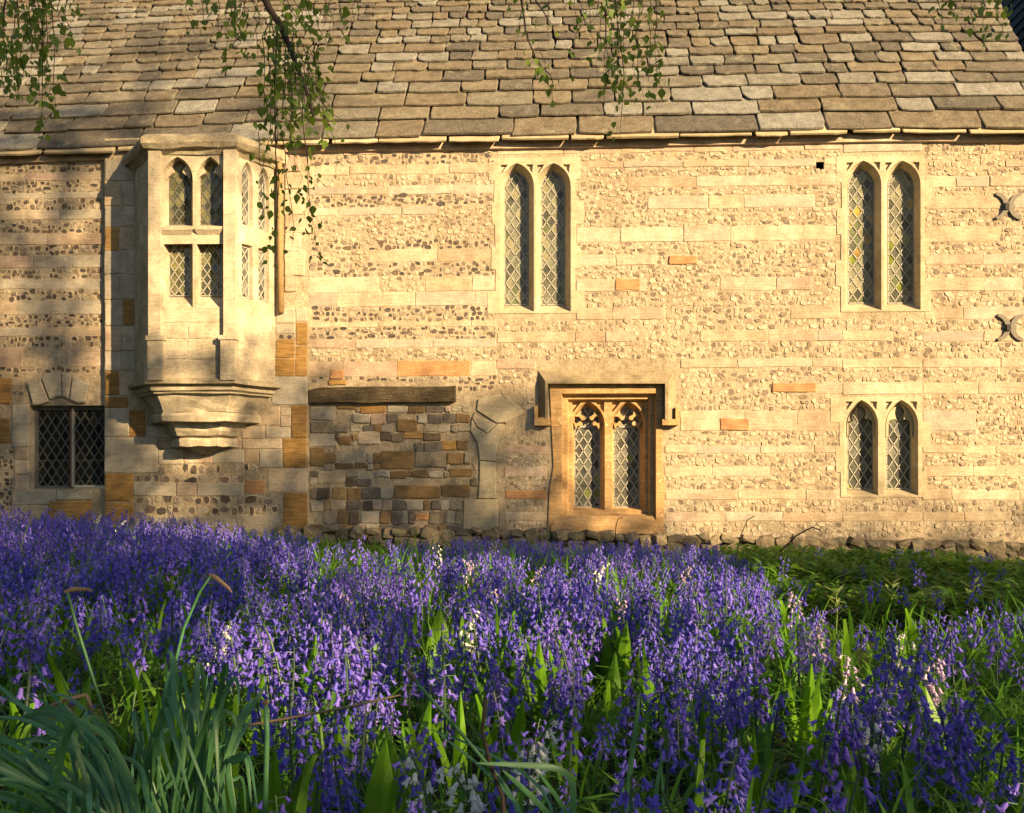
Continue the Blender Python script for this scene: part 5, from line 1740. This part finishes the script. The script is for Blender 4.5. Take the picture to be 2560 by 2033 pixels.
# ================================================================== birch overhead: hanging sprays
def leaf_mesh(seed):
    rr = random.Random(seed)
    L, w = .034, .026
    prof = [(0, .10), (.12, .62), (.32, 1.0), (.55, .78), (.8, .32), (1.0, .02)]
    vs, fs = [], []
    for t, ww in prof:
        cv = .12 * math.sin(t * 3) * rr.uniform(.3, 1.2)
        vs += [(-w * ww / 2, -.10 * w * ww + cv * .02, -L * t), (0, .0, -L * t), (w * ww / 2, -.10 * w * ww + cv * .02, -L * t)]
    for i in range(len(prof) - 1):
        for k in range(2): fs.append((i*3+k, i*3+k+1, (i+1)*3+k+1, (i+1)*3+k))
    return new_mesh('leaf', vs, fs, M['birchleaf'])
BL_ = [leaf_mesh(i) for i in range(6)]
birch = bpy.data.objects.new('birch_tree', None)
TB = Vector((-4.6, -11.6, 0)); birch.location = TB
COL.objects.link(birch)
tag(birch, 'silver birch whose leafy sprays hang into the top of the view', 'tree')
mb = MB(); mb.tube([TB - TB + Vector((0, 0, -.1)), (.05, 0, 2.5), (.2, .1, 5), (.5, .2, 7.5)], [.16, .13, .10, .05], 10)
smooth(mb.build('trunk', plain('birch_bark', (.5, .48, .44), .8, var=.7, scale=6), birch))
leaf_budget = {'n': 0}
stuff_leaves = []
def put_leaf(parent, p, s=1.0):
    rot = (R.gauss(0, .5), R.gauss(0, .5), R.uniform(0, 6.28))
    me = R.choice(BL_)
    if leaf_budget['n'] < 300 and R.random() < .42:
        link('leaf', me, parent, p, rot=rot, scale=(s, s, s)); leaf_budget['n'] += 1
    else:
        mt = np.array(Matrix.LocRotScale(p, Matrix.Rotation(rot[2], 3, 'Z') @ Matrix.Rotation(rot[1], 3, 'Y') @ Matrix.Rotation(rot[0], 3, 'X'), Vector((s, s, s))))
        v = np.array([tuple(q.co) for q in me.vertices]) @ mt[:3, :3].T + mt[:3, 3]
        stuff_leaves.append((v + np.array(TB), pack([tuple(pp.vertices) for pp in me.polygons]), 0))
def spray(limb, strands, step_=.032, lsz=1.0):
    """limb: woody path from the trunk to the spray; strands: hanging twigs [(px,py)...], depth, leafiness, start"""
    mb = MB()
    pts = [Vector(p) - TB for p in limb]
    k = len(pts)
    mb.tube(pts, [.022 * (1 - .80 * i / (k - 1)) for i in range(k)], 6)
    br = smooth(mb.build('branch', M['twig'], birch))
    for pth, d, den, r in strands:
        P = [UD(a, b, d) - TB for a, b in pth]
        # smooth path and wiggle
        for _ in range(1):
            out = [P[0]]
            for a, b in zip(P[:-1], P[1:]): out += [a.lerp(b, .3), a.lerp(b, .7)]
            P = out + [P[-1]]
        P = [p + Vector((R.gauss(0, .006), R.gauss(0, .01), 0)) for p in P]
        tb = MB(); tb.tube(P, [r * (1 - .65 * i / (len(P) - 1)) for i in range(len(P))], 4)
        tb.build('twig', M['twig'], br)
        L = sum((b - a).length for a, b in zip(P[:-1], P[1:]))
        s = R.uniform(0, .04)
        acc = 0; i = 0
        while s < L:
            while i < len(P) - 2 and acc + (P[i+1] - P[i]).length < s:
                acc += (P[i+1] - P[i]).length; i += 1
            seg = (P[i+1] - P[i]).length or 1
            q = P[i].lerp(P[i+1], min(1, (s - acc) / seg))
            for _ in range(3):
                if R.random() < den * .85:
                    put_leaf(br, q + Vector((R.gauss(0, .018), R.gauss(0, .018), R.gauss(-.008, .008))), lsz * R.choice((R.uniform(.4, .75), R.uniform(.65, 1.1))))
            s += step_ * R.uniform(.6, 1.4)
def strands(x0, x1, y0, ymin, ymax, n, d, den, r=.0022, lean=0):
    out = []
    for i in range(n):
        x = x0 + (x1 - x0) * (i + R.random()) / n
        y1 = R.uniform(ymin, ymax)
        dd = d + R.uniform(-.25, .3)
        m = []
        K = 4
        for k in range(K + 1):
            t = k / K
            m.append((x + lean * t + R.gauss(0, 5) * (k > 0), y0 + (y1 - y0) * t))
        out.append((m, dd, den, r))
    return out
top = Vector((-4.2, -11.5, 6.4))
A = UD(60, -160, 3.4)
spray([top, (-3.6, -10.8, 5.0), A + Vector((-.3, 0, .9)), A], strands(-30, 60, -120, 200, 330, 7, 3.4, .85) + strands(55, 135, -120, 120, 300, 7, 3.4, .8) + strands(130, 200, -120, 10, 150, 4, 3.4, .6) + [([(98, -60), (104, 120), (108, 250), (98, 345)], 3.4, .7, .002)])
Bp = UD(640, -60, 3.6)
spray([top, (-3.0, -10.6, 5.2), Bp + Vector((-.5, 0, 1.3)), Bp, UD(672, 20, 3.6), UD(706, 72, 3.6), UD(736, 150, 3.6), UD(765, 225, 3.6), UD(786, 300, 3.6)],
      strands(470, 590, -100, 20, 120, 6, 3.6, .5) + strands(560, 660, -80, 80, 180, 5, 3.6, .6) + strands(660, 740, 40, 220, 330, 9, 3.6, .85) + strands(720, 800, 110, 250, 350, 8, 3.6, .8, lean=20) + strands(690, 760, -60, 60, 140, 5, 3.6, .5, lean=60) + strands(770, 890, -60, 20, 120, 5, 3.6, .4)
      + [([(690, 120), (690, 300), (698, 450), (690, 560), (682, 670)], 3.6, .62, .003), ([(720, 200), (740, 380), (752, 470)], 3.6, .5, .002), ([(760, 230), (770, 400), (778, 520), (792, 640)], 3.55, .62, .002), ([(740, 150), (762, 330), (776, 560)], 3.6, .62, .002), ([(690, 90), (668, 300), (666, 420), (660, 560)], 3.6, .35, .002),
         ([(650, 330), (652, 420), (655, 560)], 3.6, .25, .0015), ([(800, 250), (830, 330), (840, 430)], 3.6, .35, .002), ([(770, 220), (850, 300), (892, 330)], 3.6, .3, .002), ([(700, 330), (720, 480), (735, 620)], 3.6, .45, .002), ([(690, 330), (694, 500), (690, 620)], 3.65, .7, .002)])
Cp = UD(1480, -150, 3.7)
spray([top, (-2.0, -10.3, 5.6), Cp + Vector((-.7, 0, 1.6)), Cp, UD(1560, -60, 3.7)],
      strands(1490, 1560, -80, 200, 280, 6, 3.7, .62) + strands(1550, 1650, -80, 150, 270, 8, 3.7, .62) + strands(1440, 1500, -80, 40, 120, 3, 3.7, .35) + [([(1298, -60), (1306, 30), (1312, 100), (1350, 150), (1382, 210)], 3.6, .55, .005), ([(1330, -40), (1352, 20), (1380, 60)], 3.6, .2, .004), ([(1370, -60), (1372, 120), (1380, 250)], 3.7, .3, .0015),
         ([(1545, -30), (1556, 150), (1556, 300), (1550, 352)], 3.7, .45, .002), ([(1355, 120), (1372, 220), (1384, 262)], 3.7, .5, .002), ([(1440, -20), (1446, 90), (1444, 180)], 3.7, .3, .0015), ([(1305, -30), (1290, 120), (1292, 190)], 3.7, .3, .0015)])
Dp = UD(2450, -160, 3.9)
spray([top, (-.5, -10.0, 6.0), (1.0, -9.8, 4.6), Dp + Vector((-.4, 0, .6)), Dp], strands(2340, 2420, -120, 0, 70, 4, 3.9, .45) + strands(2420, 2520, -120, 30, 100, 6, 3.9, .6))
o = bake(stuff_leaves, None, [M['birchleaf']], 'small_leaves', None, None)
o.parent = birch; o.matrix_parent_inverse = Matrix.Translation(-TB)
if 'label' in o: del o['label']

# ================================================================== trees behind the viewpoint (they shade the drift and the left of the wall)
SUNNY = []
def canopy_tree(label, base, height, blobs, leaf, n, trunk_r=.18, lim=True):
    o = bpy.data.objects.new('shade_tree', None); o.location = base; COL.objects.link(o)
    tag(o, label, 'tree')
    mb = MB()
    mb.tube([(0, 0, -.1), (.1, 0, height * .3), (-.05, .1, height * .6), (.1, 0, height * .92)], [trunk_r, trunk_r * .8, trunk_r * .5, trunk_r * .12], 8)
    smooth(mb.build('trunk', M['bark'], o))
    V, cnt_ = [], []
    tot = sum(b[6] for b in blobs)
    for bx, by, bz, rx, ry, rz, wt in blobs:
        k = int(n * wt / tot)
        u = NR.normal(size=(k, 3)); u /= np.linalg.norm(u, axis=1)[:, None]
        c = u * (NR.random(k) ** .45)[:, None] * np.array([rx, ry, rz]) + np.array([bx, by, bz])
        a = NR.normal(size=(k, 3)); a /= np.linalg.norm(a, axis=1)[:, None]
        b = np.cross(a, NR.normal(size=(k, 3))); b /= np.linalg.norm(b, axis=1)[:, None]
        s = (leaf * NR.uniform(.6, 1.3, k))[:, None]
        V.append(np.stack([c - a * s, c + b * s * .55, c + a * s, c - b * s * .55], 1).reshape(-1, 3))
        if lim:
            mb2 = MB(); mb2.tube([(0, 0, max(1, bz - rz - 1)), (bx * .5, by * .5, bz - rz * .4), (bx, by, bz + rz * .3)], [trunk_r * .35, trunk_r * .22, .02], 5)
            mb2.build('limb', M['bark'], o)
    V = np.concatenate(V)
    C = V.reshape(-1, 4, 3).mean(1) + np.array(base)
    keep = np.ones(len(C), bool)
    for gxx, gzz, gr_ in SUNNY:
        tt = TY - C[:, 1]
        keep &= ((C[:, 0] - tt * kx - gxx) ** 2 + (C[:, 2] - tt * kz - gzz) ** 2) > gr_ ** 2
    V = V.reshape(-1, 4, 3)[keep].reshape(-1, 3)
    nq = len(V) // 4
    me = bpy.data.meshes.new('crown')
    me.vertices.add(len(V)); me.vertices.foreach_set('co', V.astype(np.float32).ravel())
    me.loops.add(nq * 4); me.loops.foreach_set('vertex_index', np.arange(nq * 4, dtype=np.int32))
    me.polygons.add(nq); me.polygons.foreach_set('loop_start', np.arange(0, nq * 4, 4, dtype=np.int32)); me.polygons.foreach_set('loop_total', np.full(nq, 4, np.int32))
    me.materials.append(M['canopy']); me.update(calc_edges=True)
    link('crown', me, o)
    return o
TY = -21.0
kx, kz = math.tan(SUN_AZ), math.tan(SUN_EL) / math.cos(SUN_AZ)
def src(px, py, y=0.0):
    """where a ray that lights this point of the wall crosses the line of trees"""
    p = U(px, py, y)
    t = y - TY
    return p.x + t * kx, p.z + t * kz
for px, py, gr_ in ((1180, 1380, .75), (1330, 1400, .65), (1500, 1390, .5), (1000, 1370, .55), (700, 1345, .4), (880, 1490, .22), (2060, 1600, .35), (2300, 1650, .4), (2420, 1700, .3), (2150, 1470, .5), (2330, 1470, .45), (1560, 1490, .3), (480, 1330, .5), (1850, 1420, .4), (2000, 1400, .5)):
    gx_, gy_, gz_, _ = by_top(px, py, .30)
    t = gy_ - TY
    SUNNY.append((gx_ + t * kx, gz_ + .30 + t * kz, gr_))
for px, py, gr_ in ((440, 420, .5), (500, 560, .5), (450, 700, .45), (500, 820, .35), (640, 600, .5), (150, 640, .35), (560, 1050, .3), (470, 985, .3)):
    a_, b_ = src(px, py, YF if px > 300 else 0.0)
    SUNNY.append((a_, b_, gr_))
for _ in range(34):
    gx_, gy_, gz_, _d = by_top(R.uniform(750, 2500), R.uniform(1400, 1720), .30)
    t = gy_ - TY
    SUNNY.append((gx_ + t * kx, gz_ + .30 + t * kz, R.uniform(.12, .26)))
def hedge_tree(i, x, top, lab, dens=1.0, w=1.5):
    bl = []
    z = .6
    while z < top - .3:
        r = .95
        bl.append((R.uniform(-.3, .3) - .5 * w, R.uniform(-.4, .4), min(z, top - r * .8), w * .75, .9, r, 1)); bl.append((R.uniform(-.3, .3) + .5 * w, R.uniform(-.4, .4), min(z + .3, top - r * .8), w * .75, .9, r, 1))
        z += 1.15
    canopy_tree(lab, (x, TY, 0), top, bl, .11, int(2500 * dens * top / 8), lim=False)
wall_line = src(1500, 1345)[1]
x = 2.0
i = 0
names_ = ['nearest the viewpoint', 'second', 'third', 'fourth', 'fifth', 'sixth', 'seventh', 'eighth', 'ninth', 'tenth', 'eleventh']
while x < 30:
    lo = src(1120, 1000)[0]
    top = wall_line + .35 if x > lo else src(900, 1010)[1] + .25
    if x < 8: top = 7.0
    hedge_tree(i, x, top + R.uniform(-.5, .15), 'dense leafy hedge tree behind the viewpoint, %s in its row' % names_[min(i, 10)], 1.9 if x < lo + .5 else 1.15, w=1.75)
    x += 2.8; i += 1
# unseen trees added left of the view to block sky light beside the oriel
for lab, bx, by in (('unseen leafy tree added left of the view to block sky light, nearer the wall', -10.6, -4.6), ('unseen leafy tree added left of the view to block sky light, nearer the viewpoint', -9.6, -10.2)):
    canopy_tree(lab, (bx, by, 0), 10, [(R.uniform(-.8, .8), R.uniform(-1.2, 1.2), z_, 2.2, 2.6, 1.6, 1) for z_ in (1.6, 3.2, 4.8, 6.4, 8.0, 9.2)], .2, 5200, .25, lim=False)
# a taller open tree that dapples the left of the wall and roof
cx, cz = src(380, 560)
bl = []
for (px, py, rr_, wt) in ((60, 150, 1.3, 1.0), (300, 260, 1.2, 1.1), (560, 130, 1.1, .9), (180, 520, 1.3, 1.3), (40, 780, 1.4, 1.6), (420, 760, 1.0, .7), (650, 900, .9, .8), (250, 930, 1.2, 1.2), (880, 880, .9, .8), (820, 250, .9, .45), (60, 420, 1.1, .8), (500, 480, .9, .4)):
    a, b = src(px, py)
    bl.append((a - cx, R.uniform(-.8, .8), b, rr_ * 1.05, .9, rr_ * .8, wt))
canopy_tree('tall open-crowned tree behind the viewpoint, above the hedge', (cx, TY - 1.2, 0), cz + 3.5, bl, .13, 1150, .2)
# its bare limbs draw long shadows over the left of the roof
def roof_pt(px, py):
    x = X(px)
    d = FW + RT * ((px - 1280) / F) + Vector((0, 0, (HZ - py) / F))
    for _ in range(4):
        e = Vector((x, EAVE_Y, ze(x))); q = CP + d * ((e - CP).dot(NRM) / d.dot(NRM)); x = q.x
    return q
tall = [o for o in COL.objects if o.name.startswith('shade_tree')][-1]
for pth, r in (([(-60, 300), (120, 285), (300, 276), (430, 262)], .085), ([(330, 330), (362, 240), (372, 150), (380, 60)], .06), ([(430, 250), (560, 190), (700, 205), (850, 250)], .05), ([(560, 300), (640, 262), (760, 250), (960, 270)], .055),
               ([(200, 180), (330, 140), (520, 130), (640, 90)], .05), ([(0, 130), (160, 100), (300, 40)], .05), ([(380, 215), (470, 150), (560, 60)], .035), ([(620, 250), (700, 215), (860, 205), (1000, 235)], .03)):
    mb = MB()
    pts = []
    for a, b in pth:
        q = roof_pt(a, b); t = (q.y - (TY - .6))
        pts.append(q + Vector((t * kx, -t, t * kz)) - tall.location)
    mb.tube(pts, [r, r * .9, r * .75, r * .5][:len(pts)], 6)
    mb.build('limb', M['bark'], tall)
